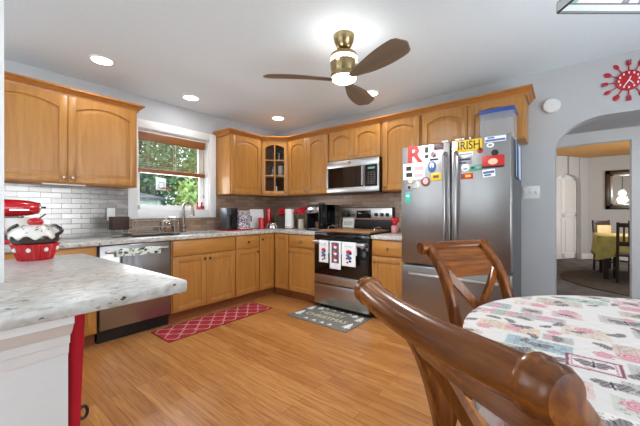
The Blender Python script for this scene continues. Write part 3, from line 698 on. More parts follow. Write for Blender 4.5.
o = mag_box('magnet', 'wide glossy red magnet with black and white dome on the right door', 3.335, 1.575, .16, .10, 'redflat', [('print', 0, .0, .07, .05, skin, 1), ('print', .0, -.042, .155, .014, 'ink', 0)], .008)
MB().lathe([(.026, 0), (.024, -.008), (0, -.009)], (.012, 0, .07), 18, 'Y').build('black_dome', M['ink'], o)
mag_box('magnet', 'blue and white photo magnet below the wide red magnet', 3.305, 1.483, .09, .062, 'whiteprint', [('print', 0, .008, .08, .02, blue, 0), ('print', -.01, -.014, .05, .012, navy, 0)], tilt=-.08)
# towel hanging on the fridge side, container on top
def folded(label, x0, y0, y1, z0, z1): pass
def stripes(u, v):
    k = (np.sin(u * 2 * PI * 3.2) > .1); c = np.where(k[:, None], np.array([[52, 84, 128]]), np.array([[206, 214, 224]])); return c
o = grid_painted('hand_towel', 40, 30, lambda u, v: (0.006 + .012 * (1 + np.sin(u * 14)) * .5 * (1 - .4 * v), -.58 + .33 * u, 1.455 + .30 * v), stripes, M['painted'], None, .004)
o.location = (3.4645, 0, 0); tag(o, 'blue and white striped towel hanging on the side of the fridge', 'towel')
r = thing('storage_container', 'clear plastic container with blue lid on top of the fridge', 'container', (3.335, -.50, 1.7715))
b = MB(); W2, D2 = .125, .11
for za, zb, in ((0, .003),): b.box(-W2, W2, -D2, D2, za, zb)
b.box(-W2, W2, -D2, -D2 + .003, 0, .24); b.box(-W2, W2, D2 - .003, D2, 0, .24); b.box(-W2, -W2 + .003, -D2, D2, 0, .24); b.box(W2 - .003, W2, -D2, D2, 0, .24)
b.build('tub', M['tub'], r, smooth=False); MB().box(-W2 - .008, W2 + .008, -D2 - .008, D2 + .008, .24, .275, .006).build('lid', M['bluelid'], r)

# ------------------------------------------------------------------ ceiling fixtures
def downlight(x, y, label, power=3):
    r = thing('recessed_light', label, 'ceiling light', (x, y, H), 0, 'recessed ceiling lights')
    MB().lathe([(.095, 0), (.098, -.004), (.09, -.010), (.078, -.008), (.078, -.002), (0, -.002)], (0, 0, 0), 28).build('trim_ring', M['white'], r)
    MB().lathe([(.077, -.003), (.076, -.007), (0, -.007)], (0, 0, 0), 28).build('lens', M['lampglow'], r)
    d = bpy.data.lights.new('downlight', 'AREA'); d.shape = 'DISK'; d.size = .15; d.energy = power; d.color = (.97, .98, 1)
    l = bpy.data.objects.new('downlight', d); COL.objects.link(l); l.location = (x, y, H - .012)
downlight(.638, -2.662, 'round recessed ceiling light above the cabinet left of the window')
downlight(.409, -1.725, 'round recessed ceiling light in front of the kitchen window')
downlight(.629, -.557, 'round recessed ceiling light over the corner with the glazed cabinet')
downlight(2.10, -.546, 'round recessed ceiling light seen beside the lowest fan blade')
r = thing('ceiling_fan', 'three-blade brass ceiling fan with lit glass rings', 'ceiling fan', (2.489, -1.652, H))
MB().lathe([(.0, -.0005), (.078, -.001), (.078, -.012), (.074, -.04), (.052, -.088), (.036, -.10), (.02, -.104), (.02, -.14), (0, -.14)], (0, 0, 0), 32).build('canopy', M['brass'], r)
MB().lathe([(.04, -.132), (.094, -.142), (.101, -.15), (.101, -.168), (0, -.168)], (0, 0, 0), 36).build('cap', M['brass'], r)
MB().lathe([(.097, -.1682), (.1, -.172), (.1, -.195), (.096, -.199), (0, -.199)], (0, 0, 0), 36).build('light_ring', M['fanglow'], r)
MB().lathe([(.102, -.1992), (.102, -.212), (.096, -.262), (.09, -.278), (.0, -.278)], (0, 0, 0), 36).build('motor_housing', M['brass'], r)
MB().lathe([(.085, -.2782), (.096, -.284), (.1, -.302), (.096, -.318), (0, -.318)], (0, 0, 0), 36).build('hub', M['brass'], r)
MB().lathe([(.092, -.3182), (.091, -.328), (.074, -.340), (.04, -.348), (0, -.350)], (0, 0, 0), 36).build('lens', M['fanglow'], r)
l = bpy.data.objects.new('fan_light', bpy.data.lights.new('fan_light', 'AREA')); COL.objects.link(l); l.data.energy = 22; l.data.color = (.96, .97, 1); l.data.shape = 'DISK'; l.data.size = .17
l.location = (2.489, -1.652, H - .354)
for k in range(3):     # the lit ring of the fan throws light on the ceiling too
    a = math.radians(30 + 120 * k); l = bpy.data.objects.new('ring_light', bpy.data.lights.new('ring_light', 'POINT')); COL.objects.link(l)
    l.data.energy = 1.0; l.data.color = (1, .98, .95); l.data.shadow_soft_size = .02; l.location = (2.489 + .128 * math.cos(a), -1.652 + .128 * math.sin(a), H - .183)
for k in range(3):
    a = math.radians(222 + 120 * k); n = 18; rings = []
    for i in range(n + 1):
        t = i / n; rr = .085 + t * (.60 - .085)
        wd = .028 + .058 * math.sin(min(1, t * 1.15) * PI * .62) ** 1.0
        if t > .86: wd *= math.sqrt(max(.02, 1 - ((t - .86) / .142) ** 2))
        th = .005; pit = math.radians(-13) * min(1, .25 + t * 3); cz = -.33 + .012 * math.sin(t * 2.2)
        off = .012 * math.sin(t * PI)
        ring = []
        for q in range(12):
            p = 2 * PI * q / 12; lx = wd * math.cos(p) + off; lz = th * math.sin(p)
            ring.append((rr, lx * math.cos(pit) - lz * math.sin(pit), cz + lx * math.sin(pit) + lz * math.cos(pit)))
        rings.append(ring)
    b = MB(); b.loft(rings); o = b.build('blade', M['fanblade'], r, ang=70); o.rotation_euler = (0, 0, a)
# pendant of stained glass over the table
rzP = .6727
r = thing('stained_glass_pendant', 'square stained glass pendant lamp hanging over the dining table', 'pendant lamp', (4.12, -2.28, 1.85), rzP)
s_ = .255; s2 = .09; zt = .20; sk = .03
came = plain('lead_came', (70, 66, 70), .4, .6); gpink = plain('pink_glass', (236, 208, 204), .25, trans=.35); gteal = plain('teal_glass', (110, 170, 158), .25, trans=.35); gpurple = plain('purple_glass', (96, 84, 110), .25, trans=.3); gclear = plain('frosted_glass', (222, 230, 232), .2, trans=.4)
b = MB()
cor = [(-s_, -s_), (s_, -s_), (s_, s_), (-s_, s_)]; cor2 = [(-s2, -s2), (s2, -s2), (s2, s2), (-s2, s2)]
for i in range(4):
    p, q = cor[i], cor[(i + 1) % 4]; p2 = cor2[i]; q2 = cor2[(i + 1) % 4]
    b.tube([(*p, 0), (*q, 0)], .004, 6); b.tube([(*p, sk), (*q, sk)], .003, 6); b.tube([(*p, 0), (*p, sk)], .003, 6); b.tube([(*p, sk), (*p2, zt)], .004, 6); b.tube([(*p2, zt), (*q2, zt)], .004, 6)
b.build('frame', came, r, smooth=False)
for i in range(4):
    p, q = Vector((*cor[i], 0)), Vector((*cor[(i + 1) % 4], 0)); p2, q2 = Vector((*cor2[i], zt)), Vector((*cor2[(i + 1) % 4], zt))
    up = Vector((0, 0, sk)); nrm = (q - p).cross(up).normalized() * .003
    b = MB(); b.loft([[p, q, q + up, p + up], [p + nrm, q + nrm, q + up + nrm, p + up + nrm]]); b.build('skirt_glass', gclear, r, smooth=False)
    A, B, Cc, D = p + up, q + up, q2, p2
    def pt(u, v): return (A * (1 - u) + B * u) * (1 - v) + (D * (1 - u) + Cc * u) * v
    for nm, u0, u1, m in (('corner_glass', 0, .12, gteal), ('panel_glass', .12, .42, gpink), ('stripe_glass', .42, .47, gpurple), ('panel_glass', .47, .53, gclear), ('stripe_glass', .53, .58, gpurple), ('panel_glass', .58, .88, gpink), ('corner_glass', .88, 1, gteal)):
        q4 = [pt(u0, 0), pt(u1, 0), pt(u1, 1), pt(u0, 1)]; n4 = (q4[1] - q4[0]).cross(q4[3] - q4[0]).normalized() * .003
        b = MB(); b.loft([q4, [v + n4 for v in q4]]); b.build(nm, m, r, smooth=False)
b = MB(); b.tube([(0, 0, zt - .005), (0, 0, H - 1.85 - .025)], .006, 8); b.box(-s2, s2, -s2, s2, zt, zt + .006); b.build('rod', came, r)
MB().lathe([(.06, H - 1.8505), (.06, H - 1.86), (.02, H - 1.88), (0, H - 1.88)], (0, 0, 0), 20).build('canopy', came, r)
MB().ball((0, 0, .11), .035, .035, .05).build('bulb', plain('bulb', (250, 240, 224), .4, emit=(255, 240, 216), estr=3), r)
l = bpy.data.objects.new('pendant_light', bpy.data.lights.new('pendant_light', 'POINT')); COL.objects.link(l); l.data.energy = 1.4; l.data.color = (1, .97, .93); l.data.shadow_soft_size = .05; l.location = (4.12, -2.28, 1.90)

# ------------------------------------------------------------------ on the back wall
o = MB().lathe([(.068, 0), (.068, -.02), (.06, -.034), (.03, -.037), (0, -.037)], (0, 0, 0), 32, 'Y').build('smoke_detector', M['white_gloss']); o.location = (3.693, -.0005, 2.15)
tag(o, 'round white smoke detector on the wall left of the arch', 'smoke detector')
b = MB(); b.lathe([(.007, 0), (.007, -.002), (0, -.002)], (-.03, -.034, .02), 10, 'Y'); b.lathe([(.007, 0), (.007, -.002), (0, -.002)], (-.03, -.034, -.02), 10, 'Y'); b.build('vent_hole', M['steel_dark'], o)
o = MB().box(-.068, .068, -.007, 0, -.06, .06, .002).build('switch_plate', M['white_gloss']); o.location = (3.536, -.0005, 1.356)
tag(o, 'white triple light switch plate on the wall right of the fridge', 'light switch')
for k in (-1, 0, 1): MB().box(k * .044 - .006, k * .044 + .006, -.018, -.006, -.012, .012, .002).build('toggle', M['white_gloss'], o)
r = thing('wall_clock', 'red clock ringed with red forks and spoons above the arch', 'clock', (4.20, -.0005, 2.252))
MB().lathe([(.08, 0), (.08, -.018), (.072, -.02), (0, -.02)], (0, 0, 0), 36, 'Y').build('face', M['clockred'], r)
for k in range(12):
    a = k * PI / 6; b = MB()
    b.box(.06 * math.sin(a) - .005, .06 * math.sin(a) + .005, -.0215, -.0198, .06 * math.cos(a) - .008, .06 * math.cos(a) + .008)
    b.build('numeral', M['whiteprint'], r, smooth=False)
for a, ln, nm in ((2.5, .045, 'hour_hand'), (3.7, .06, 'minute_hand'), (0.4, .03, 'second_hand')):
    MB().prism([(-.004, 0), (.004, 0), (.003, ln), (-.003, ln)], -.024, -.0225, 'XZ').build(nm, M['whiteprint'], r, smooth=False).rotation_euler = (0, a, 0)
for k in range(12):
    a = k * PI / 6; kind = k % 3
    b = MB(); b.tube([(0, -.008, .078), (0, -.008, .13)], .004, 8)
    if kind == 0:    # fork
        b.box(-.014, .014, -.011, -.005, .125, .14, .002)
        for q in (-.0115, 0, .0115): b.box(q - .003, q + .003, -.011, -.005, .14, .168)
        nm = 'fork'
    elif kind == 1: b.ball((0, -.008, .148), .019, .006, .026); nm = 'spoon'
    else: b.ball((0, -.008, .148), .015, .006, .024); b.box(-.01, .01, -.011, -.005, .13, .15, .002); nm = 'spoon'
    o = b.build(nm, M['clockred'], r); o.rotation_euler = (0, a, 0)
o = thing('wall_outlet', 'white outlet with a plug-in adapter on the tile left of the window', 'outlet', (.0085, -2.405, 1.135), LW)
MB().box(-.036, .036, -.006, 0, -.06, .06, .002).build('plate', M['white_gloss'], o); MB().box(-.045, .03, -.045, -.006, -.035, .075, .006).build('adapter', M['white_gloss'], o)
o = MB().box(0, .30, 0, .035, 0, .012, .003).build('under_cabinet_light', M['white_gloss']); o.location = (.325, -3.0, 1.404); o.rotation_euler = (0, 0, LW)
tag(o, 'slim white light bar under the cabinet left of the window', 'light bar')

# ------------------------------------------------------------------ blind in the window
r = thing('wooden_blind', 'half-raised wooden blind inside the kitchen window', 'window blind', (-.045, -1.695, 1.6))
ya, yb = -.434, .406
MB().box(-.022, .03, ya, yb, .405, .494, .003).build('valance', M['blind'], r)
MB().box(-.02, .022, ya, yb, .025, .072, .003).build('bottom_rail', M['blind'], r)
for k in range(14):
    z = .093 + k * .0228
    b = MB(); b.prism([(-.022, z + .003), (-.022, z + .005), (.022, z - .003), (.022, z - .005)], ya + .005, yb - .005, 'XZ')
    o = b.build('slat', M['slat'], r, smooth=False)
for y in (ya + .12, 0, yb - .12):
    b = MB(); b.tube([(.024, y, .07), (.024, y, .41)], .0015, 6); b.tube([(-.024, y, .07), (-.024, y, .41)], .0015, 6); b.build('ladder_cord', M['white'], r)
b = MB(); b.tube([(.034, yb - .03, .41), (.034, yb - .03, -.20)], .0022, 6); b.lathe([(.004, -.26), (.008, -.23), (.003, -.2)], (.034, yb - .03, 0), 10); b.build('pull_cord', M['steel_dark'], r)
# pair of boot shakers on the sill
for i, y in enumerate((-1.392, -1.338)):
    b = MB(); b.lathe([(.016, 0), (.016, .01), (.011, .025), (.013, .07), (.016, .09), (.016, .094), (0, .09)], (0, 0, 0), 14); b.ball((.018, 0, .012), .022, .014, .012, 12); b.box(-.014, .036, -.014, .014, 0, .004)
    o = b.build('boot_figurine', M['redmat']); o.location = (-.03, y, WZ0 + .0125)
    tag(o, ('small red boot figurine on the sill, nearer the window middle', 'small red boot figurine on the sill, nearer the right jamb')[i], 'figurine', 'red boots on the window sill')

# ------------------------------------------------------------------ counter things, left wall
r = thing('stand_mixer', 'red stand mixer on the left counter behind the cookie jar', 'stand mixer', (.30, -3.22, .9145), LW)
b = MB(); b.box(-.13, .17, -.09, .09, 0, .035, .015, 3); b.lathe([(.06, .03), (.052, .1), (.055, .2), (.06, .25)], (-.09, 0, 0), 20); b.build('base', M['red'], r)
b = MB(); b.lathe([(.035, -.17), (.06, -.14), (.07, -.05), (.068, .08), (.058, .16), (.045, .2), (0, .205)], (0, 0, .285), 26, 'X', 1.0, 1.0); b.build('head', M['red'], r)
b = MB(); b.lathe([(.038, .19), (.04, .208), (.024, .214), (0, .215)], (0, 0, .29), 20, 'X'); b.build('hub_ring', M['chrome'], r)
b = MB(); b.lathe([(.007, .21), (.01, .245), (0, .248)], (0, 0, .29), 12, 'X'); b.build('hub_knob', M['black'], r)
b = MB(); b.box(.02, .13, -.0705, -.066, .266, .274); b.build('trim_band', M['chrome'], r)
b = MB(); b.lathe([(.05, .037), (.055, .045), (.09, .075), (.105, .14), (.108, .2), (.11, .205), (.104, .205), (.1, .14), (.05, .06), (0, .055)], (.09, 0, 0), 30); b.tube([(.2, 0, .17), (.235, 0, .15), (.235, 0, .11), (.2, 0, .09)], .008, 8); b.build('bowl', M['creamglaze'], r)
b = MB(); b.tube([(.09, 0, .23), (.09, 0, .1)], [.02, .012], 10); b.build('beater_shaft', M['chrome'], r)
# cupcake cookie jar, plain
r = thing('cookie_jar', 'ceramic cupcake cookie jar in a red cup with white dots on the peninsula', 'cookie jar', (1.55, -3.225, .9145), .72); r.scale = (.84, .84, .84)
b = MB(); rings = []
for rr, z in ((.082, 0), (.084, .004), (.098, .045), (.113, .095), (.117, .104), (.108, .104)):
    rings.append([((rr + (.0035 if k % 2 else 0)) * math.cos(2 * PI * k / 72), (rr + (.0035 if k % 2 else 0)) * math.sin(2 * PI * k / 72), z) for k in range(72)])
b.loft(rings); cup = b.build('cup', M['red'], r, ang=30)
for q in range(8):
    a = -PI / 2 + (q + .5) * PI / 4; rr = .106
    o = MB().ball((rr * math.cos(a), rr * math.sin(a), .068), .012, .012, .015, 12).build('dot', M['creamglaze'], cup)
b = MB(); rings = []
for rr, z in ((.105, .1045), (.115, .112), (.121, .13), (.123, .15), (.115, .17)):
    rings.append([((rr) * math.cos(2 * PI * k / 60), rr * math.sin(2 * PI * k / 60), z) for k in range(60)])
b.loft(rings); b.build('chocolate_layer', M['choc'], r)
b = MB(); rings = []
for rr, z, am in ((.12, .142, .012), (.128, .152, .01), (.126, .172, .004), (.108, .196, .002), (.07, .215, 0), (.03, .222, 0), (.001, .223, 0)):
    rings.append([((rr) * math.cos(2 * PI * k / 72), rr * math.sin(2 * PI * k / 72), z + am * math.sin(2 * PI * k / 72 * 9)) for k in range(72)])
b.loft(rings); fr = b.build('frosting', M['creamglaze'], r)
b = MB()
for q in range(40):
    a = random.uniform(0, 2 * PI); t = random.uniform(.35, .98); rr = .126 * t ** .5; z = .222 - .05 * t ** 2.2
    d = Vector((random.uniform(-1, 1), random.uniform(-1, 1), random.uniform(-.4, .4))).normalized() * .006; c0 = Vector((rr * math.cos(a), rr * math.sin(a), z + .001)); b.tube([c0 - d, c0 + d], .0022, 5)
b.build('sprinkles', M['choc'], fr)['kind'] = 'stuff'
ch = MB().ball((0, 0, .24), .04, .04, .028, 20).build('cherry', M['red'], r)
MB().tube([(.02, 0, .262), (.04, 0, .275), (.065, 0, .292)], .005, 8).build('stem', M['steel_dark'], ch)
for sx in (-1, 1):
    pts = [(sx * (.112 + .05 * math.sin(PI * t)), 0, .15 + .07 * t) for t in np.linspace(0, 1, 12)]
    MB().tube(pts, .011, 10).build('handle', M['ceramicblack'], r)
# dish rack with tray, utensil basket, glass jar
r = thing('dish_rack', 'chrome wire dish rack on a black tray left of the sink', 'dish rack', (.31, -2.12, .9145), LW)
x0, x1, ya, yb = -.235, .22, -.15, .14
b = MB(); b.box(x0, x1 + .02, ya, yb, 0, .006, .002); b.box(x0, x1 + .02, ya, ya + .008, 0, .016); b.box(x0, x1 + .02, yb - .008, yb, 0, .016); b.build('drip_tray', M['black'], r)
b = MB()
for z in (.03, .10, .165):
    b.tube([(x0, ya, z), (x1, ya, z), (x1, yb, z), (x0, yb, z), (x0, ya, z)], .0035, 6)
for x in np.linspace(x0, x1, 12): b.tube([(x, ya, .165), (x, ya, .03), (x, yb, .03), (x, yb, .165)], .002, 6)
for x in np.linspace(x0 + .03, x1 - .02, 9):
    b.tube([(x, -.02, .03), (x, -.02, .14), (x, .03, .14), (x, .03, .03)], .002, 6)
for x in (x0 + .01, x1 - .01):
    for y in (ya + .01, yb - .01): b.tube([(x, y, .006), (x, y, .04)], .005, 8)
for x in (x0, x1): b.tube([(x, ya + .05, .165), (x, ya + .06, .19), (x, yb - .06, .19), (x, yb - .05, .165)], .004, 6)
b.build('wire_frame', M['chrome'], r)
r = thing('utensil_basket', 'dark woven utensil basket at the left end of the dish rack', 'basket', (.33, -2.425, .9145), LW)
b = MB(); b.box(-.08, .07, -.05, .05, .075, .205, .004); b.build('basket', M['basket'], r)
b = MB(); b.tube([(-.06, -.03, .075), (-.07, -.03, .0), (.06, -.03, 0.0), (.05, -.03, .075)], .003, 6); b.tube([(-.06, .03, .075), (-.07, .03, .0), (.06, .03, .0), (.05, .03, .075)], .003, 6); b.xform(Matrix.Translation((0, 0, .003))); b.build('stand', M['black'], r)
r = thing('glass_jar', 'round glass jar with amber contents and lid beside the faucet', 'jar', (.08, -1.86, .9145))
MB().lathe([(.06, 0), (.075, .012), (.083, .06), (.075, .11), (.045, .135), (.042, .135), (.07, .108), (.078, .06), (.07, .014), (0, .006)], (0, 0, 0), 28).build('bowl', M['glass'], r)
MB().lathe([(.066, .008), (.074, .02), (.077, .055), (0, .06)], (0, 0, 0), 24).build('contents', M['amber'], r)
MB().lathe([(.046, .136), (.05, .142), (.03, .155), (.012, .165), (.014, .178), (0, .182)], (0, 0, 0), 20).build('lid', M['creamglaze'], r)
# towels on the dishwasher
def floral(u, v):
    n = len(u); c = np.tile(np.array([[226., 230, 222]]), (n, 1)); rg = np.random.default_rng(3)
    for q in range(46):
        cu, cv = rg.random(2); rr = rg.uniform(.015, .05); col = [(92, 124, 84), (60, 84, 66), (150, 170, 130), (52, 54, 60)][rg.integers(4)]
        m = ((u - cu) ** 2 + ((v - cv) * .5) ** 2) < rr ** 2; c[m] = col
    return c
def drape(u, v): # over the handle bar: front drop and short fold back
    s = (v - .45) * .14
    y = np.where(s < 0, -.074, np.where(s < .03, -.074 + (s / .03) * .034, -.04)); z = np.where(s < 0, .829 + s, np.where(s < .03, .829 + .004 * np.sin(s / .03 * PI), .829 - (s - .03) * .6))
    return (.12 + .38 * u, y + .006 * np.sin(u * 19), z + .004 * np.sin(u * 11))
o = grid_painted('dish_towel', 90, 44, drape, floral, M['painted'], None, .004); o.location = (.61, -2.686, 0); o.rotation_euler = (0, 0, LW)
tag(o, 'green floral dish towel folded over the dishwasher handle', 'towel')
b = grid_painted('hand_towel', 30, 30, lambda u, v: (.17 + .15 * u + (u - .5) * .05 * (1 - v), -.0715 - .004 * np.sin(u * 17) + 0 * v + .0, .43 + .355 * v), lambda u, v: np.tile(np.array([[150., 153, 160]]), (len(u), 1)), M['painted'], None, .006)
b.location = (.61, -2.686, 0); b.rotation_euler = (0, 0, LW); tag(b, 'plain grey hand towel hanging below the floral towel on dishwasher', 'towel')

# ------------------------------------------------------------------ counter things, corner
Z = .9145
r = thing('serving_tray', 'flat red tray under the knife block and patterned canister', 'tray', (.31, -1.04, Z), LW)
b = MB(); b.box(-.19, .2, -.11, .11, 0, .006, .002); b.build('plate', M['redmat'], r)
b = MB(); b.tube([(-.19, -.11, .009), (.2, -.11, .009), (.2, .11, .009), (-.19, .11, .009), (-.19, -.11, .009)], .007, 8); b.build('rim', M['redmat'], r)
TZ = Z + .0165
r = thing('knife_block', 'tall black and steel block at the left end of red tray', 'knife block', (.30, -1.135, TZ), LW)
MB().box(-.085, -.025, -.075, .07, 0, .285, .006).build('steel_face', plain('gunmetal', (84, 88, 94), .35, .4), r); MB().box(-.024, .085, -.07, .07, 0, .288, .006).build('block', M['black'], r)
b = MB(); b.box(-.05, .0, -.0765, -.07, .03, .2, .004); b.build('slot', M['blackglass'], r)
def damask(u, v):
    rg = np.random.default_rng(9); f = np.zeros(len(u))
    for q in range(18):
        a = rg.random() * 6.28; f += np.sin(2 * PI * 9 * (u * math.cos(a) + v * math.sin(a)) + rg.random() * 6.28)
    c = np.where((np.abs(f) < 1.6)[:, None], np.array([[236., 232, 236]]), np.array([[84., 62, 88]])); return c
def boxmap(u, v):
    a = u * 2 * PI; k = .095; m = np.maximum(np.abs(np.cos(a)), np.abs(np.sin(a))); return (k * np.cos(a) / m ** .85, k * .75 * np.sin(a) / m ** .85, v * .24)
r = thing('canister', 'white canister with dark damask print on the red tray', 'canister', (.30, -.93, TZ), LW)
grid_painted('wall', 160, 60, boxmap, damask, M['paintedhard'], r)
b = MB(); b.box(-.085, .085, -.065, .065, .001, .235, .01); b.build('inner_can', M['creamglaze'], r); b = MB(); b.box(-.09, .09, -.07, .07, .236, .248, .006); b.build('lid', M['creamglaze'], r)
b = MB(); b.box(-.105, .105, -.008, .008, 0, .29, .006)
o = b.build('cutting_board', M['white_gloss']); o.location = (.17, -.55, Z + .002); o.rotation_euler = (math.radians(-8), 0, math.radians(65)); tag(o, 'white cutting board standing in the counter corner behind red canisters', 'cutting board')
MB().box(-.098, -.078, -.0095, .0095, .1, .19, .003).build('grip_slot', M['black'], o)
def canister(x, y, rr, h, label):
    r = thing('canister', label, 'canister', (x, y, Z), 0, 'red canisters')
    MB().lathe([(rr, 0), (rr, h - .03), (rr * .97, h - .03)], (0, 0, 0), 26).build('body', M['red'], r)
    MB().lathe([(rr * 1.03, h - .0295), (rr * 1.03, h - .008), (rr * .9, h - .003), (.012, h - .003), (.014, h + .008), (0, h + .01)], (0, 0, 0), 26).build('lid', M['red'], r)
canister(.34, -.615, .043, .165, 'short round red canister in front of the white cutting board')
canister(.265, -.41, .045, .30, 'tall round red canister right of the white cutting board')
r = thing('tea_kettle', 'squat chrome kettle with black handle in the counter corner', 'kettle', (.40, -.45, Z))
MB().lathe([(.075, 0), (.085, .01), (.085, .04), (.07, .075), (.04, .095), (0, .1)], (0, 0, 0), 28).build('body', M['chrome'], r)
MB().lathe([(.028, .098), (.03, .106), (.015, .115), (.014, .13), (0, .134)], (0, 0, 0), 18).build('lid', M['black'], r)
MB().tube([(.07, -.02, .05), (.1, -.03, .085), (.11, -.032, .1)], [.014, .01, .008], 10).build('spout', M['chrome'], r)
MB().tube([(-.055, .02, .085), (-.05, .02, .15), (0, 0, .175), (.05, -.02, .15), (.055, -.02, .085)], .007, 8).build('handle', M['black'], r)
r = thing('knife_block', 'brown wooden knife block with red-handled knives in the corner', 'knife block', (.42, -.27, Z), .8)
b = MB(); b.prism([(-.05, 0), (.06, 0), (.06, .12), (.0, .22), (-.05, .19)], -.055, .055, 'YZ'); b.build('block', M['darkwood'], r, smooth=False)
for q in range(5):
    b = MB(); x = -.04 + q * .02; b.tube([(x, -.02, .19), (x, -.045 - .006 * (q % 2), .26), (x, -.06, .31)], [.008, .0095, .0085], 8); b.build('knife_handle', M['red'], r)
r = thing('paper_towel_roll', 'white paper towel roll on a holder in the counter corner', 'paper towel', (.604, -.30, Z))
MB().lathe([(.07, 0), (.07, .01), (.02, .014), (0, .014)], (0, 0, 0), 24).build('base', M['steel'], r)
MB().lathe([(.066, .0145), (.067, .02), (.067, .285), (.066, .29), (.02, .29), (0, .29)], (0, 0, 0), 30).build('roll', M['paper'], r)
MB().lathe([(.009, .291), (.009, .305), (.012, .312), (0, .318)], (0, 0, 0), 12).build('post', M['steel'], r)
b = MB(); b.tube([(.0672 * math.cos(a), .0672 * math.sin(a), .03) for a in np.linspace(-2.6, -.4, 14)], .004, 6); b.build('red_band', M['redmat'], r)
r = thing('flower_vase', 'pale vase holding a bunch of red flowers beside the coffee maker', 'vase', (.815, -.27, Z))
MB().lathe([(.036, 0), (.04, .01), (.05, .06), (.048, .12), (.05, .145), (.046, .145), (.044, .06), (0, .01)], (0, 0, 0), 24).build('vase', plain('pale_vase', (206, 196, 184), .3, noise=.06), r)
for q, (x, y, z) in enumerate(((-.09, -.02, .245), (-.03, -.04, .275), (.04, -.03, .265), (.085, .0, .30), (-.06, .03, .285), (.02, .03, .305), (.06, -.05, .23))):
    b = MB()
    for p in range(7):
        a = 2 * PI * p / 7; b.ball((x + .024 * math.cos(a), y + .014 * math.sin(a), z + .012 * math.sin(a)), .022, .016, .013, 8)
    b.ball((x, y - .01, z), .012, .012, .012, 8); f = b.build('flower', M['redcloth'], r)
    MB().tube([(x * .2, y * .2, .10), (x * .6, y * .6, .17), (x, y, z)], .003, 6).build('flower_stem', M['leaf_b'], f)
r = thing('coffee_maker', 'black coffee maker with silver band left of the range', 'coffee maker', (1.07, -.45, Z)); w = .215
b = MB(); b.box(0, w, .14, .37, 0, .35, .012); b.box(0, w, .0, .37, .23, .35, .012); b.box(0, .012, .0, .2, 0, .25, .004); b.box(w - .012, w, .0, .2, 0, .25, .004); b.box(0, w, 0, .2, 0, .02, .004); b.build('body', M['black'], r)
MB().box(.006, w - .006, -.005, .002, .235, .315, .003).build('silver_band', M['chrome'], r)
b = MB(); b.lathe([(.02, 0), (.018, -.008), (0, -.009)], (.1, -.005, .27), 16, 'Y'); b.build('dial', M['bluelid'], r)
MB().box(.04, .17, .03, .2, .35, .374, .008).build('top_cap', M['silverframe'], r)
MB().box(.02, w - .02, .012, .15, .0205, .032, .003).build('drip_tray', M['steel'], r)
o = MB().lathe([(.034, 0), (.042, .085), (.038, .085), (.03, .006), (0, .005)], (0, 0, 0), 20).build('coffee_cup', plain('brown_cup', (120, 78, 48), .35)); o.location = (1.205, -.365, Z + .0325)
tag(o, 'brown cup standing on the coffee maker drip tray', 'cup')
MB().tube([(.038, 0, .07), (.062, 0, .06), (.06, 0, .03), (.034, 0, .02)], .005, 8).build('handle', plain('brown_cup_handle', (120, 78, 48), .35), o)
r = thing('pod_rack', 'tall black wire rack between the coffee maker and the range', 'rack', (1.295, -.40, Z))
b = MB()
for x in (0, .075):
    for y in (0, .28): b.tube([(x, y, 0), (x, y, .34)], .005, 6)
for z in (.02, .10, .18, .26, .34):
    b.tube([(0, 0, z), (.075, 0, z), (.075, .28, z), (0, .28, z), (0, 0, z)], .004, 6)
    for y in (.07, .14, .21): b.tube([(0, y, z), (.075, y, z)], .003, 6)
b.build('wire_frame', M['black'], r); MB().box(.002, .073, .002, .278, .1, .103).build('shelf', M['black'], r)
# stove-top board, sign, jar right of the range
r = thing('stovetop_board', 'wooden cover board with two chrome handles lying on the cooktop', 'board', (1.405, -.61, .9265)); w = .72
b = MB(); b.box(0, w, .0, .50, 0, .022, .004); b.build('board', M['board'], r)
for x in (.03, w - .03):
    b = MB(); b.tube([(x, .16, .022), (x, .17, .05), (x, .25, .06), (x, .33, .05), (x, .34, .022)], .008, 8); b.build('handle', M['chrome'], r)
def signpaint(u, v):
    c = np.tile(np.array([[232., 230, 222]]), (len(u), 1)); m = (np.abs(v - .45) < .2) & (np.sin(u * 37) * np.sin(v * 30 + u * 9) > .15) & (np.abs(u - .5) < .38); c[m] = (96, 98, 96)
    m = (np.abs(u - .5) > .46) | (np.abs(v - .5) > .46); c[m] = (150, 150, 146); return c
r = thing('counter_sign', 'small white print sign leaning on the range backguard', 'sign', (1.51, -.105, .949)); r.rotation_euler = (math.radians(-7), 0, 0)
o = grid_painted('print', 50, 40, lambda u, v: (-.09 + .18 * u, 0 * u - .0061, .004 + .132 * v), signpaint, M['paintedhard'], r); MB().box(-.093, .093, -.006, .006, 0, .14, .002).build('panel', M['creamglaze'], r)
r = thing('candy_jar', 'pink jar with red heart-shaped lid on the counter right of the range', 'jar', (2.235, -.21, Z))
MB().lathe([(.035, 0), (.042, .01), (.046, .06), (.04, .09), (0, .092)], (0, 0, 0), 22).build('jar', plain('pink_glaze', (214, 150, 144), .3), r)
b = MB(); b.ball((-.022, 0, .155), .032, .026, .034, 16); b.ball((.022, 0, .155), .032, .026, .034, 16); b.ball((0, 0, .125), .034, .024, .034, 16); b.build('lid', M['red'], r)
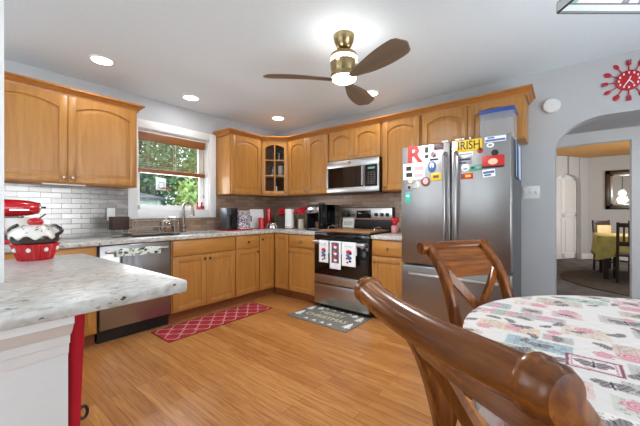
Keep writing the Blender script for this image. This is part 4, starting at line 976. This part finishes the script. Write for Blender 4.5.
# three towels over the oven handle
def towel(label, x0, x1, zbot, paint, sd):
    w_ = x1 - x0
    def pos(u, v):
        L1 = .825 - zbot; s = v * (L1 + .03 + .14) - .14; y = np.where(s < 0, -.7025, np.where(s < .03, -.7025 - (s / .03) * .0265, -.729)); z = np.where(s < 0, .825 + s, np.where(s < .03, .825 + .003 * np.sin(s / .03 * PI), .825 - (s - .03)))
        return (x0 + w_ * u, y - np.where(s > .03, .003 * np.sin(u * 9 + sd), 0), z)
    def col(u, v): # local coordinates on the visible front: a across 0..1, h in metres from the top
        L1 = .825 - zbot; s = v * (L1 + .17) - .14; return paint(u, (s - .03) / L1)
    o = grid_painted('tea_towel', 50, 110, pos, col, M['painted'], None, .003); return tag(o, label, 'towel', 'tea towels on the oven handle')
def figure(cols, sd):
    def p(u, v):
        rg = np.random.default_rng(sd); c = np.tile(np.array([[236., 236, 238]]), (len(u), 1))
        for (cu, cv, ru, rv, col) in cols: m = ((u - cu) / ru) ** 2 + ((v - cv) / rv) ** 2 < 1; c[m] = col
        m = (np.abs(v - .16) < .04) & (np.sin(u * 60) > .2) & (np.abs(u - .5) < .35); c[m] = (170, 190, 214); return c
    return p
blob = [(.5, .42, .24, .09, (196, 30, 44)), (.62, .47, .12, .06, (40, 36, 44)), (.42, .56, .16, .07, (60, 130, 170)), (.55, .66, .2, .08, (40, 90, 130)), (.35, .70, .1, .05, (196, 40, 60)), (.6, .8, .12, .05, (34, 34, 40)), (.4, .86, .09, .04, (34, 34, 40))]
towel('white tea towel with red and blue floral print, left one on oven handle', 1.512, 1.648, .575, figure(blob, 1), 0)
def strip(u, v):
    c = np.tile(np.array([[236., 236, 238]]), (len(u), 1)); m = (np.abs(u - .5) < .34) & (v > .03) & (v < .78); c[m] = (92, 90, 96)
    for k in range(3):
        m = ((u - .5) / .22) ** 2 + ((v - .16 - .24 * k) / .09) ** 2 < 1; c[m] = (206, 70, 96); m = ((u - .5) / .15) ** 2 + ((v - .2 - .24 * k) / .05) ** 2 < 1; c[m] = (240, 236, 236); m = ((u - .58) / .08) ** 2 + ((v - .12 - .24 * k) / .03) ** 2 < 1; c[m] = (28, 26, 30)
    return c
towel('white tea towel with grey panel of pink roundels, middle one on oven handle', 1.672, 1.822, .515, strip, 1.3)
towel('white tea towel with larger red and blue print, right one on oven handle', 1.838, 2.015, .565, figure([(a + .02, b_ - .02, c_ * .9, d_, e_) for a, b_, c_, d_, e_ in blob], 4), 2.1)

# ------------------------------------------------------------------ floor mats
def trellis(u, v):
    X = u * 1.24 / .078; Y = v * .37 / .0925
    f = np.cos(PI * X) + np.cos(PI * Y) * 1.0; g = np.abs(f + .18 * np.cos(2 * PI * X) * np.cos(PI * Y))
    c = np.where((g < .17)[:, None], np.array([[206., 168, 164]]), np.array([[160., 26, 40]])); e = (np.minimum(u, 1 - u) * 1.24 < .012) | (np.minimum(v, 1 - v) * .37 < .012); c[e] = (150, 24, 38); return c
o = grid_painted('runner_rug', 380, 116, lambda u, v: (-.62 + 1.24 * u, -.185 + .37 * v, .009 + 0 * u), trellis, M['painted'], None, .008); o.location = (.845, -1.65, 0); o.rotation_euler = (0, 0, LW)
tag(o, 'long red runner rug with white trellis lattice on the floor before the sink', 'rug')
r = thing('door_mat', 'grey doormat with white trees and Merry Christmas lettering before the range', 'mat', (1.74, -.845, 0))
MB().box(-.40, .40, -.255, .255, .0005, .009, .003).build('mat', plain('grey_mat', (118, 116, 110), .95, noise=.15, scale=90), r)
matw = plain('mat_white', (226, 224, 214), .95); matc = plain('mat_cream', (206, 200, 168), .95)
for s, y, sz in (('MERRY', .065, .105), ('CHRISTMAS', -.06, .105)):
    me = text_mesh(s, sz, .0005); o = mesh_obj('lettering', me, matc, r, False); o.location = (0, y, .0098)
for x, y, hh in ((-.335, .06, .15), (-.335, -.15, .16), (-.23, .13, .1), (.335, .06, .15), (.335, -.17, .16), (.24, .14, .09)):
    b = MB()
    for k in range(3): z = y + k * hh * .25; ww = .05 - .011 * k; b.prism([(x - ww, z), (x + ww, z), (x, z + hh * .42)], .0092, .0098 + k * .0002, 'XY')
    b.box(x - .008, x + .008, y - .02, y, .0092, .0098); b.build('tree_print', matw, r, smooth=False)
for x in (-.16, -.05, .06, .16):
    for y in (.175, -.21): b = MB(); b.prism([(x - .03, y), (x + .03, y), (x, y + .045)], .0092, .0098, 'XY'); b.build('tree_print', matw, r, smooth=False)

# ------------------------------------------------------------------ red cloth hanging at the end of the peninsula
r = thing('hanging_bag', 'red cloth bag hanging on the end of the white peninsula panel', 'bag', (2.585, -3.3065, 0))
b = MB(); rings = []
for z, d in ((.20, .024), (.22, .03), (.3, .036), (.5, .044), (.72, .054), (.86, .060), (.868, .05)):
    ring = []
    for k in range(28):
        a = 2 * PI * k / 28; ca, sa = math.cos(a), math.sin(a); x = -.19 + .185 * math.copysign(abs(ca) ** .5, ca); y = d / 2 + d / 2 * math.copysign(abs(sa) ** .6, sa) + .003 * math.sin(7 * a) * (1 if sa > 0 else 0)
        ring.append((x, max(y, .001), z))
    rings.append(ring)
b.loft(rings); b.build('pouch', M['redcloth'], r, ang=60)
b = MB(); b.tube([(-.03, .046 + .012 * math.sin(a), .52 + .02 * math.cos(a)) for a in np.linspace(0, 2 * PI, 20)], .005, 8); b.build('metal_ring', M['black'], r)

# ------------------------------------------------------------------ dining table, cloth, chairs by the camera
TX, TY, TR, TZ0 = 4.208, -2.203, .728, .757
r = thing('dining_table', 'round pedestal dining table under the printed cloth', 'table', (TX, TY, 0))
MB().lathe([(0, .722), (TR - .02, .722), (TR - .006, .728), (TR - .006, .75), (TR - .012, .755), (0, .755)], (0, 0, 0), 72).build('tabletop', M['chairx'], r)
MB().lathe([(.13, .10), (.12, .2), (.06, .28), (.085, .42), (.06, .55), (.1, .66), (.3, .705), (.3, .7215), (0, .7215)], (0, 0, 0), 32).build('pedestal', M['chair'], r)
for k in range(4):
    a = k * PI / 2 + .4; b = MB(); b.tube([(.05, 0, .2), (.2, 0, .17), (.36, 0, .07), (.44, 0, .028)], [.05, .045, .035, .028], 10); b.build('leg', M['chair'], r).rotation_euler = (0, 0, a)
PATCH = [((222, 204, 192), 3.662, -1.891, .136, .075), ((176, 184, 170), 3.614, -2.106, .15, .08), ((196, 180, 184), 3.735, -2.09, .10, .07), ((216, 196, 176), 3.62, -2.27, .19, .085), ((186, 196, 188), 3.851, -1.69, .165, .08), ((214, 200, 186), 3.835, -2.17, .13, .11), ((166, 182, 188), 3.715, -2.385, .17, .085), ((178, 176, 152), 3.625, -2.47, .17, .07), ((140, 74, 92), 3.841, -2.445, .12, .09), ((216, 192, 186), 3.768, -2.61, .13, .085), ((208, 188, 176), 3.955, -2.295, .12, .13), ((206, 204, 194), 3.91, -2.635, .10, .075), ((232, 226, 218), 3.864, -2.73, .10, .075), ((216, 170, 178), 4.03, -1.718, .13, .07), ((196, 190, 184), 3.965, -1.95, .16, .10)]
ROSES = [(3.793, -1.934, .035), (3.631, -2.60, .045), (3.75, -2.289, .025), (3.551, -2.311, .03), (3.835, -2.15, .03), (3.69, -1.90, .035), (3.93, -2.33, .035), (3.90, -2.63, .03), (3.80, -2.62, .02), (3.64, -2.27, .03), (4.02, -1.72, .03), (3.63, -2.265, .02)]
BFS = [(3.60, -2.52, .03, .4), (3.648, -2.56, .028, 1.1), (3.753, -2.47, .032, .2), (3.92, -2.136, .028, .8), (3.869, -2.551, .035, .1), (3.933, -2.455, .03, .9), (3.841, -2.445, .038, 0), (3.818, -2.18, .02, .5), (3.495, -2.264, .025, .3), (3.777, -1.829, .028, .9), (3.72, -2.39, .03, .2), (3.77, -2.61, .04, .3), (3.96, -1.96, .045, .15), (3.86, -2.73, .03, .7), (3.99, -2.24, .03, .6), (3.68, -2.37, .02, 1.2), (3.66, -2.24, .03, .1)]
rg = np.random.default_rng(21)
for q in range(1600):       # the rest of the print, between and beyond the measured patches
    x, y = TX + rg.uniform(-1, 1), TY + rg.uniform(-1, 1); w_, h_ = rg.uniform(.07, .17), rg.uniform(.05, .10)
    if all(abs(x - p[1]) > (w_ + p[3]) / 2 + .006 or abs(y - p[2]) > (h_ + p[4]) / 2 + .006 for p in PATCH):
        PATCH.append((((212, 196, 186), (172, 180, 180), (200, 192, 176), (214, 184, 184), (188, 184, 180))[rg.integers(5)], x, y, w_, h_))
        (BFS.append((x, y, .026, rg.uniform(0, 3))) if rg.random() < .75 else ROSES.append((x, y, .028)))
for q in range(420):
    x, y = TX + rg.uniform(-1, 1), TY + rg.uniform(-1, 1); rr_ = rg.uniform(.016, .03)
    if all(math.hypot(x - p[0], y - p[1]) > .05 for p in ROSES + BFS): (ROSES if rg.random() < .2 else BFS).append((x, y, rr_, rg.uniform(0, 3)))
def clothcolor(px, py):
    n = len(px); c = np.tile(np.array([[212., 206, 202]]), (n, 1)); rr = np.random.default_rng(5)
    ph = rr.random((6, 3)) * 6.28; tex = sum(np.sin(px * (60 + 31 * k) + ph[k, 0]) * np.sin(py * (75 + 27 * k) + ph[k, 1]) for k in range(5)) / 5
    fine = np.sin(px * 410 + 3 * np.sin(py * 90)) * np.sin(py * 520 + 2 * np.sin(px * 120))
    c += tex[:, None] * 8
    for col, x, y, w_, h_ in PATCH:
        m = (np.abs(px - x) < w_ / 2) & (np.abs(py - y) < h_ / 2); c[m] = np.array(col) - 8 + tex[m][:, None] * 16 + fine[m][:, None] * 7
        ly = ((py - y) / .0125) % 1.0; sc = m & (ly < .28) & (np.sin(px * 900 + 7 * np.sin(px * 130 + y * 50)) * np.sin(px * 210 + y * 91) > .05) & (np.abs(px - x) < w_ * .42); c[sc] = c[sc] * .6
        if col == (140, 74, 92):
            m2 = (np.abs(px - x) < w_ / 2 - .008) & (np.abs(py - y) < h_ / 2 - .008); c[m2] = (222, 206, 206); m2 = (np.abs(px - x) < w_ / 2 - .012) & (np.abs(py - y) < h_ / 2 - .012); c[m2] = (176, 128, 140); m2 = (np.abs(px - x) < w_ / 2 - .016) & (np.abs(py - y) < h_ / 2 - .016); c[m2] = (228, 214, 212)
    for it in ROSES:
        x, y, s = it[:3]; d = np.hypot(px - x, py - y); a = np.arctan2(py - y, px - x); lim = s * (.85 + .08 * np.sin(5 * a) + .07 * np.sin(8 * a + 1)); m = d < lim; t = (.5 + .5 * np.sin(d[m] / s * 17 + 2.0 * a[m]))[:, None]; c[m] = np.array([[190, 112, 126]]) * t + np.array([[216, 176, 180]]) * (1 - t)
    for it in BFS:
        x, y, s, r0 = it if len(it) == 4 else (*it, 0.); ux = (px - x) * math.cos(r0) + (py - y) * math.sin(r0); uy = -(px - x) * math.sin(r0) + (py - y) * math.cos(r0)
        m = ((np.abs(ux) - s * .6) / (s * .55)) ** 2 + ((uy - s * .22) / (s * .38)) ** 2 < 1; m |= ((np.abs(ux) - s * .4) / (s * .36)) ** 2 + ((uy + s * .28) / (s * .26)) ** 2 < 1
        t = (.5 + .5 * np.sin(ux[m] / s * 16) * np.sin(uy[m] / s * 13))[:, None]; c[m] = np.array([[70, 66, 68]]) * (1 - t) + np.array([[172, 160, 158]]) * t
        m = (np.abs(ux) < s * .07) & (np.abs(uy) < s * .6); c[m] = (48, 44, 46)
    return c
# cloth: disc then a folded skirt
NS = 900; rt = np.concatenate([np.linspace(0.002, TR, 190), [TR + .006]]); sk_ = np.linspace(.012, .13, 24)
th = np.linspace(0, 2 * PI, NS, endpoint=False); Ps = []; flat = []
for q in rt:
    Ps.append(np.stack([q * np.cos(th), q * np.sin(th), np.full(NS, TZ0 + (0 if q < TR else -.003))], 1)); flat.append(np.stack([q * np.cos(th), q * np.sin(th)], 1))
for s in sk_:
    f = (s / .13); rad = TR + .008 + (.012 * np.sin(17 * th) + .007 * np.sin(29 * th + 1)) * f * .6 + .006 * f
    Ps.append(np.stack([rad * np.cos(th), rad * np.sin(th), np.full(NS, TZ0 - .003 - s)], 1)); q = TR + s; flat.append(np.stack([q * np.cos(th), q * np.sin(th)], 1))
P = np.concatenate(Ps); fl = np.concatenate(flat); nr = len(rt) + len(sk_)
i = np.arange(NS)[None, :] + NS * np.arange(nr - 1)[:, None]; j = (np.arange(NS)[None, :] + 1) % NS + NS * np.arange(nr - 1)[:, None]
F = np.stack([i.ravel(), j.ravel(), j.ravel() + NS, i.ravel() + NS], 1)
ROSES.append((3.50, -2.47, .05)); ROSES.append((3.435, -2.40, .05)); BFS.append((3.47, -2.17, .03, .4))
C = clothcolor(fl[:, 0] + TX, fl[:, 1] + TY)
for x, y, s in ((3.46, -2.46, .05), (3.44, -2.34, .05), (3.53, -2.62, .05)):
    px, py = fl[:, 0] + TX, fl[:, 1] + TY; d = np.hypot(px - x, py - y); a = np.arctan2(py - y, px - x); m = d < s * (.8 + .2 * np.sin(5 * a)); t = (.5 + .5 * np.sin(d[m] / s * 15 + 2 * a[m]))[:, None]; C[m] = np.array([[186, 34, 50]]) * t + np.array([[216, 110, 116]]) * (1 - t)
o = arr_mesh('tablecloth', P, F, C, M['painted']); o.location = (TX, TY, 0)
tag(o, 'round white tablecloth printed with postcards, roses and butterflies', 'tablecloth')

def make_chair(label, loc, rz):
    r = thing('dining_chair', label, 'chair', loc, rz, 'cross-back dining chairs at the round table')
    prof = [(-.085, 0.001), (-.05, .2), (0, .43), (.0, .56), (-.022, .68), (-.065, .815), (-.12, .908), (-.175, .966), (-.205, .985)]
    def postpath(n=26):
        pts = []
        for k in range(n):
            t = k / (n - 1) * (len(prof) - 1); i = min(int(t), len(prof) - 2); f = t - i
            p0, p1, p2, p3 = [prof[max(0, min(len(prof) - 1, i + q))] for q in (-1, 0, 1, 2)]
            cr = lambda a, b_, c_, d_: .5 * (2 * b_ + (c_ - a) * f + (2 * a - 5 * b_ + 4 * c_ - d_) * f * f + (3 * b_ - a - 3 * c_ + d_) * f ** 3)
            pts.append((cr(p0[0], p1[0], p2[0], p3[0]), cr(p0[1], p1[1], p2[1], p3[1])))
        return pts
    pp = postpath()
    def sect(y, z, i, xc, hw, hd):
        a, b_ = pp[max(0, i - 1)], pp[min(len(pp) - 1, i + 1)]; d = Vector((b_[0] - a[0], b_[1] - a[1])).normalized(); n = Vector((d.y, -d.x))
        return [(xc + sx * hw, y + n.x * hd * sy, z + n.y * hd * sy) for sx, sy in ((-1, -.8), (-.8, -1), (.8, -1), (1, -.8), (1, .8), (.8, 1), (-.8, 1), (-1, .8))]
    for sx in (-1, 1):
        b = MB(); b.loft([sect(y, z, i, sx * .185, .019, .024 - .004 * i / len(pp)) for i, (y, z) in enumerate(pp)]); b.build('back_post', M['chair'], r, ang=50)
        b = MB(); b.loft([[(sx * .195 + dx_ * q, .40 + dy_ * q, z) for dx_, dy_ in ((-1, -1), (1, -1), (1, 1), (-1, 1))] for z, q in ((.001, .015), (.3, .021), (.43, .022))]); b.build('front_leg', M['chair'], r, ang=50)
    # rolled top rail, bowed backwards, with turned ends
    n = 22; bow = lambda x: -.030 * (1 - (x / .228) ** 2)
    xs = np.linspace(-.214, .214, n); b = MB()
    b.tube([(x, -.205 + bow(x), .985) for x in xs], [.028] * n, 16); b.build('top_roll', M['chairx'], r, ang=60)
    for sx in (-1, 1):
        b = MB(); b.lathe([(.029, .188 * sx), (.034, .195 * sx), (.034, .205 * sx), (.0305, .209 * sx), (.032, .221 * sx), (.027, .230 * sx), (0, .232 * sx)], (0, -.205 + bow(.21), .985), 20, 'X'); b.build('scroll_end', M['chairx'], r, ang=50)
    # curved crest board under the roll, following the posts
    b = MB(); rings = []
    for x in np.linspace(-.17, .17, 15):
        bo = bow(x) * .8; ring = []
        seq = [(-.188, .972), (-.152, .946), (-.107, .890), (-.082, .845)]
        ring = [(x, y + bo + .009, z + .004) for y, z in seq] + [(x, y + bo - .009, z - .004) for y, z in seq[::-1]]; rings.append(ring)
    b.loft(rings); b.build('crest_board', M['chairx'], r, ang=40)
    for sx in (-1, 1):   # the crossed bars
        b = MB(); q = []
        for t in np.linspace(0, 1, 12):
            x = sx * (-.162 + .324 * t); z = .50 + .37 * t; y = np.interp(z, [.43, .56, .68, .815, .885], [0, 0, -.022, -.065, -.105]) - .016 * math.sin(PI * t) + sx * .004
            q.append([(x - .019 * sx * .72, y - .009, z + .019 * .7), (x + .019 * sx * .72, y - .009, z - .019 * .7), (x + .019 * sx * .72, y + .009, z - .019 * .7), (x - .019 * sx * .72, y + .009, z + .019 * .7)])
        b.loft(q); b.build('cross_bar', M['chair'], r, ang=40)
    b = MB(); b.box(-.167, .167, -.012, .012, .475, .51, .004); b.build('lower_rail', M['chairx'], r)
    b = MB(); b.prism([(-.205, -.0), (.205, -.0), (.225, .43), (-.225, .43)], .44, .468, 'XY', .006); b.build('seat', M['chairx'], r)
    b = MB(); b.box(-.178, .178, .39, .41, .37, .44); b.box(-.178, .178, .0, .02, .37, .44)
    for sx in (-1, 1): b.box(sx * .195 - .01, sx * .195 + .01, .026, .377, .37, .44)
    b.build('apron', M['chair'], r, smooth=False)
    for sx in (-1, 1): MB().box(sx * .19 - .01, sx * .19 + .01, -.04, .39, .15, .18, .003).build('stretcher', M['chair'], r)
    MB().box(-.19, .19, .16, .18, .155, .177, .003).build('stretcher', M['chairx'], r)
    return r
def face(rzdir): return math.atan2(rzdir[1], rzdir[0]) - PI / 2
CH1 = make_chair('nearest walnut cross-back chair, its rolled top rail crossing the foreground', (3.706, -2.862, 0), face((.558, .83)))
CH2 = copy_tree(CH1); CH2.location = (3.498, -1.917, 0); CH2.rotation_euler = (0, 0, face((.866, -.5)))
CH2['label'] = 'walnut cross-back chair standing between the table and the fridge'

# ------------------------------------------------------------------ dining room furniture beyond the arch
o = MB().lathe([(1.25, .001), (1.25, .012), (0, .012)], (0, 0, 0), 64).build('area_rug', M['rugdark']); o.location = (4.98, 3.55, 0); tag(o, 'round dark brown rug on the grey floor of the far room', 'rug')
r = thing('far_dining_table', 'table under a yellow-green cloth in the room beyond the arch', 'table', (4.85, 3.95, .013))
b = MB(); b.box(-.60, .75, -.45, .45, .70, .735); b.build('tabletop', M['darkwood'], r)
for x in (-.50, .66):
    for y in (-.36, .36): MB().box(x - .035, x + .035, y - .035, y + .035, 0.0, .70).build('leg', M['darkwood'], r)
r2 = MB(); rings = []
def rect(hx0, hx1, hy, z, wob=0.0, n=24):
    pts = []
    for k in range(4 * n):
        s, f = divmod(k, n); f = f / n; p = [(hx0 + (hx1 - hx0) * f, -hy), (hx1, -hy + 2 * hy * f), (hx1 - (hx1 - hx0) * f, hy), (hx0, hy - 2 * hy * f)][s]
        cd = min(f, 1 - f); pts.append((p[0] + wob * math.sin(k * .9), p[1] + wob * math.sin(k * .9 + 1), z(cd) if callable(z) else z))
    return pts
rings = [rect(-.01, .01, .01, .742), rect(-.61, .76, .46, .742), rect(-.615, .765, .465, .738), rect(-.625, .775, .475, .62, .006), rect(-.64, .79, .49, lambda c_: .42 - .10 * max(0, 1 - c_ * 5), .014)]
r2.loft(rings, True, False); o = r2.build('far_tablecloth', M['olive'], None, ang=60); o.location = (4.85, 3.95, .013); tag(o, 'yellow-green tablecloth hanging over the far dining table', 'tablecloth')
def slat_chair(label, loc, rz, cushion=None):
    r = thing('slat_back_chair', label, 'chair', loc, rz, 'dark chairs in the far dining room')
    for sx in (-1, 1):
        MB().tube([(sx * .19, -.02, 0), (sx * .19, 0, .45), (sx * .19, -.04, .98)], .02, 8).build('back_post', M['darkwood'], r); MB().tube([(sx * .19, .39, 0), (sx * .19, .39, .43)], .019, 8).build('front_leg', M['darkwood'], r)
    for z in (.90, .60): MB().box(-.19, .19, -.05, -.02, z, z + .07, .004).build('back_rail', M['darkwood'], r)
    for x in np.linspace(-.12, .12, 5): MB().box(x - .012, x + .012, -.036, -.022, .66, .91).build('back_slat', M['darkwood'], r)
    MB().box(-.21, .21, -.01, .42, .425, .45, .006).build('seat_frame', M['darkwood'], r); MB().box(-.20, .20, .0, .41, .45, .485, .015, 3).build('seat_pad', M['seatcloth'], r)
    for sx in (-1, 1): MB().box(sx * .19 - .01, sx * .19 + .01, 0, .39, .18, .205).build('stretcher', M['darkwood'], r)
    if cushion: MB().box(-.17, .17, -.02, .03, .55, .88, .02, 3).build('back_pad', M['cream'], r)
    return r
slat_chair('dark slat-back chair nearest the arch at the far table', (4.66, 3.33, .0145), 0)
slat_chair('dark chair with cream back pad at the left end of far table', (4.40, 4.72, .0145), -2.3, True)
slat_chair('dark chair with cream back pad behind the far table', (4.95, 4.58, .0145), PI, True)
r = thing('wall_mirror', 'black-framed mirror with silver inner edge on the far dining room wall', 'mirror', (4.99, 6.4665, 1.68)); w_, h_ = .42, .46
b = MB(); b.box(-w_, -w_ + .085, -.04, 0, -h_, h_, .006); b.box(w_ - .085, w_, -.04, 0, -h_, h_, .006); b.box(-w_, w_, -.04, 0, h_ - .085, h_, .006); b.box(-w_, w_, -.04, 0, -h_, -h_ + .085, .006); b.build('frame', M['darkwood'], r)
b = MB(); i0, i1 = w_ - .085, h_ - .085; b.box(-i0, -i0 + .05, -.03, -.005, -i1, i1, .004); b.box(i0 - .05, i0, -.03, -.005, -i1, i1, .004); b.box(-i0, i0, -.03, -.005, i1 - .05, i1, .004); b.box(-i0, i0, -.03, -.005, -i1, -i1 + .05, .004); b.build('inner_frame', M['silverframe'], r)
MB().box(-i0, i0, -.012, -.004, -i1, i1).build('mirror_glass', M['mirror'], r)
r = thing('dining_chandelier', 'glowing hanging lamp over the far table, seen in the mirror', 'lamp', (5.11, 4.2, 1.62))
MB().lathe([(.075, .02), (.085, .06), (.07, .11), (.025, .16), (0, .16)], (0, 0, 0), 24).build('shade', M['fanglow'], r); MB().tube([(0, 0, .15), (0, 0, H - 1.621)], .008, 8).build('rod', M['black'], r)
l = bpy.data.objects.new('chandelier_light', bpy.data.lights.new('chandelier_light', 'POINT')); COL.objects.link(l); l.data.energy = 45; l.data.color = (1, .95, .88); l.data.shadow_soft_size = .1; l.location = (5.11, 4.2, 1.5)

# ------------------------------------------------------------------ outside the kitchen window
GZ = -.4
struct(MB().box(-40, -.2, -20, 30, GZ - .1, GZ).build('ground', M['lawn']))
r = thing('garden_shed', 'pale blue-grey shed with dark roof outside the window', 'shed', (-7.4, .05, GZ))
b = MB(); b.box(-1.4, 1.4, -1.7, .72, 0, 1.95); 
b.build('wall', M['shed'], r, smooth=False)
b = MB(); b.prism([(-1.55, 1.90), (1.55, 1.90), (1.55, 1.98), (-1.3, 2.35), (-1.55, 2.35)], -1.9, .82, 'XZ'); b.build('roof', M['shedroof'], r, smooth=False)
MB().box(1.4, 1.42, -1.5, -.7, 0.02, 1.7).build('door', M['white'], r)
for y in (-1.6, .6): MB().box(1.4, 1.425, y, y + .08, 0, 1.92).build('corner_board', M['white'], r)
r = thing('basketball_hoop', 'white basketball hoop above the shed roof outside the window', 'basketball hoop', (-9.2, 1.92, GZ), .5)
MB().tube([(0, 0, 0), (0, 0, 2.2), (.3, 0, 2.6)], .05, 10).build('pole', M['steel_dark'], r)
b = MB(); b.box(.3, .34, -.28, .28, 2.42, 2.92, .01); b.build('backboard', M['whiteprint'], r)
b = MB(); b.box(.341, .345, -.16, .16, 2.5, 2.52); b.box(.341, .345, -.16, .16, 2.72, 2.74); b.box(.341, .345, -.16, -.14, 2.52, 2.72); b.box(.341, .345, .14, .16, 2.52, 2.72); b.build('target_lines', M['steel_dark'], r)
b = MB(); b.tube([(.57 + .22 * math.cos(a), .22 * math.sin(a), 2.50) for a in np.linspace(0, 2 * PI, 18)], .012, 6); b.build('rim', M['redflat'], r)
def tree(label, x, y, hgt, rad, mat, nl, sd, crown0=.15):
    r = thing('tree', label, 'tree', (x, y, GZ), 0, 'trees outside the window'); rg = np.random.default_rng(sd)
    b = MB(); b.tube([(0, 0, 0), (.05, 0, hgt * .4), (-.05, .06, hgt * .8)], [.14, .1, .04], 8)
    for q in range(6):
        a = rg.random() * 6.28; z = hgt * rg.uniform(.25, .65); b.tube([(0, 0, z), (math.cos(a) * rad * .5, math.sin(a) * rad * .5, z + rad * .4)], [.045, .012], 6)
    b.build('trunk', M['bark'], r)
    # clumps of leaf blades
    nc = 60; cc = rg.normal(size=(nc, 3)); cc /= np.linalg.norm(cc, axis=1)[:, None]; cc *= rg.uniform(.25, 1, (nc, 1)) ** .5
    cz = hgt * (crown0 + (1 - crown0) / 2); cc = cc * np.array([rad, rad, hgt * (1 - crown0) / 2 * .9]) + np.array([0, 0, cz])
    k = rg.integers(nc, size=nl); p = cc[k] + rg.normal(size=(nl, 3)) * rad * .17
    d1_ = rg.normal(size=(nl, 3)); d1_ /= np.linalg.norm(d1_, axis=1)[:, None]; d2_ = np.cross(d1_, rg.normal(size=(nl, 3))); d2_ /= np.linalg.norm(d2_, axis=1)[:, None]
    s1 = rg.uniform(.07, .17, (nl, 1)); s2_ = s1 * .45
    V = np.stack([p - d1_ * s1, p + d2_ * s2_, p + d1_ * s1, p - d2_ * s2_], 1).reshape(-1, 3); Fc = np.arange(nl * 4).reshape(-1, 4)
    me = bpy.data.meshes.new('foliage'); me.from_pydata(V.tolist(), [], Fc.tolist()); mesh_obj('foliage', me, M[mat], r, False)
tree('dense dark green tree straight behind the shed', -12.5, 2.4, 7.5, 2.6, 'leaf_b', 9000, 1, .1)
tree('bright green tree in the middle of the window', -11.0, 6.2, 5.5, 2.2, 'leaf_a', 9000, 2, .08)
tree('low light green bush right of the shed', -7.6, 3.1, 2.7, 1.2, 'leaf_c', 6000, 3, .02)
tree('deep green tree at the right side of the window', -12.5, 9.6, 8.0, 2.8, 'leaf_b', 9000, 4, .08)
tree('russet-leaved tree at the left side of the window', -11.2, -.8, 5.8, 1.7, 'leaf_r', 6000, 5, .2)
tree('tall green tree at the back between the others', -16.5, 7.5, 9.5, 3.4, 'leaf_a', 9000, 6, .1)
tree('broad green tree at the far left beyond the shed', -17.0, .5, 9.5, 3.4, 'leaf_a', 9000, 7, .1)
tree('low dark bush behind the light green bush', -10.0, 5.4, 3.2, 1.6, 'leaf_b', 6000, 8, .02)
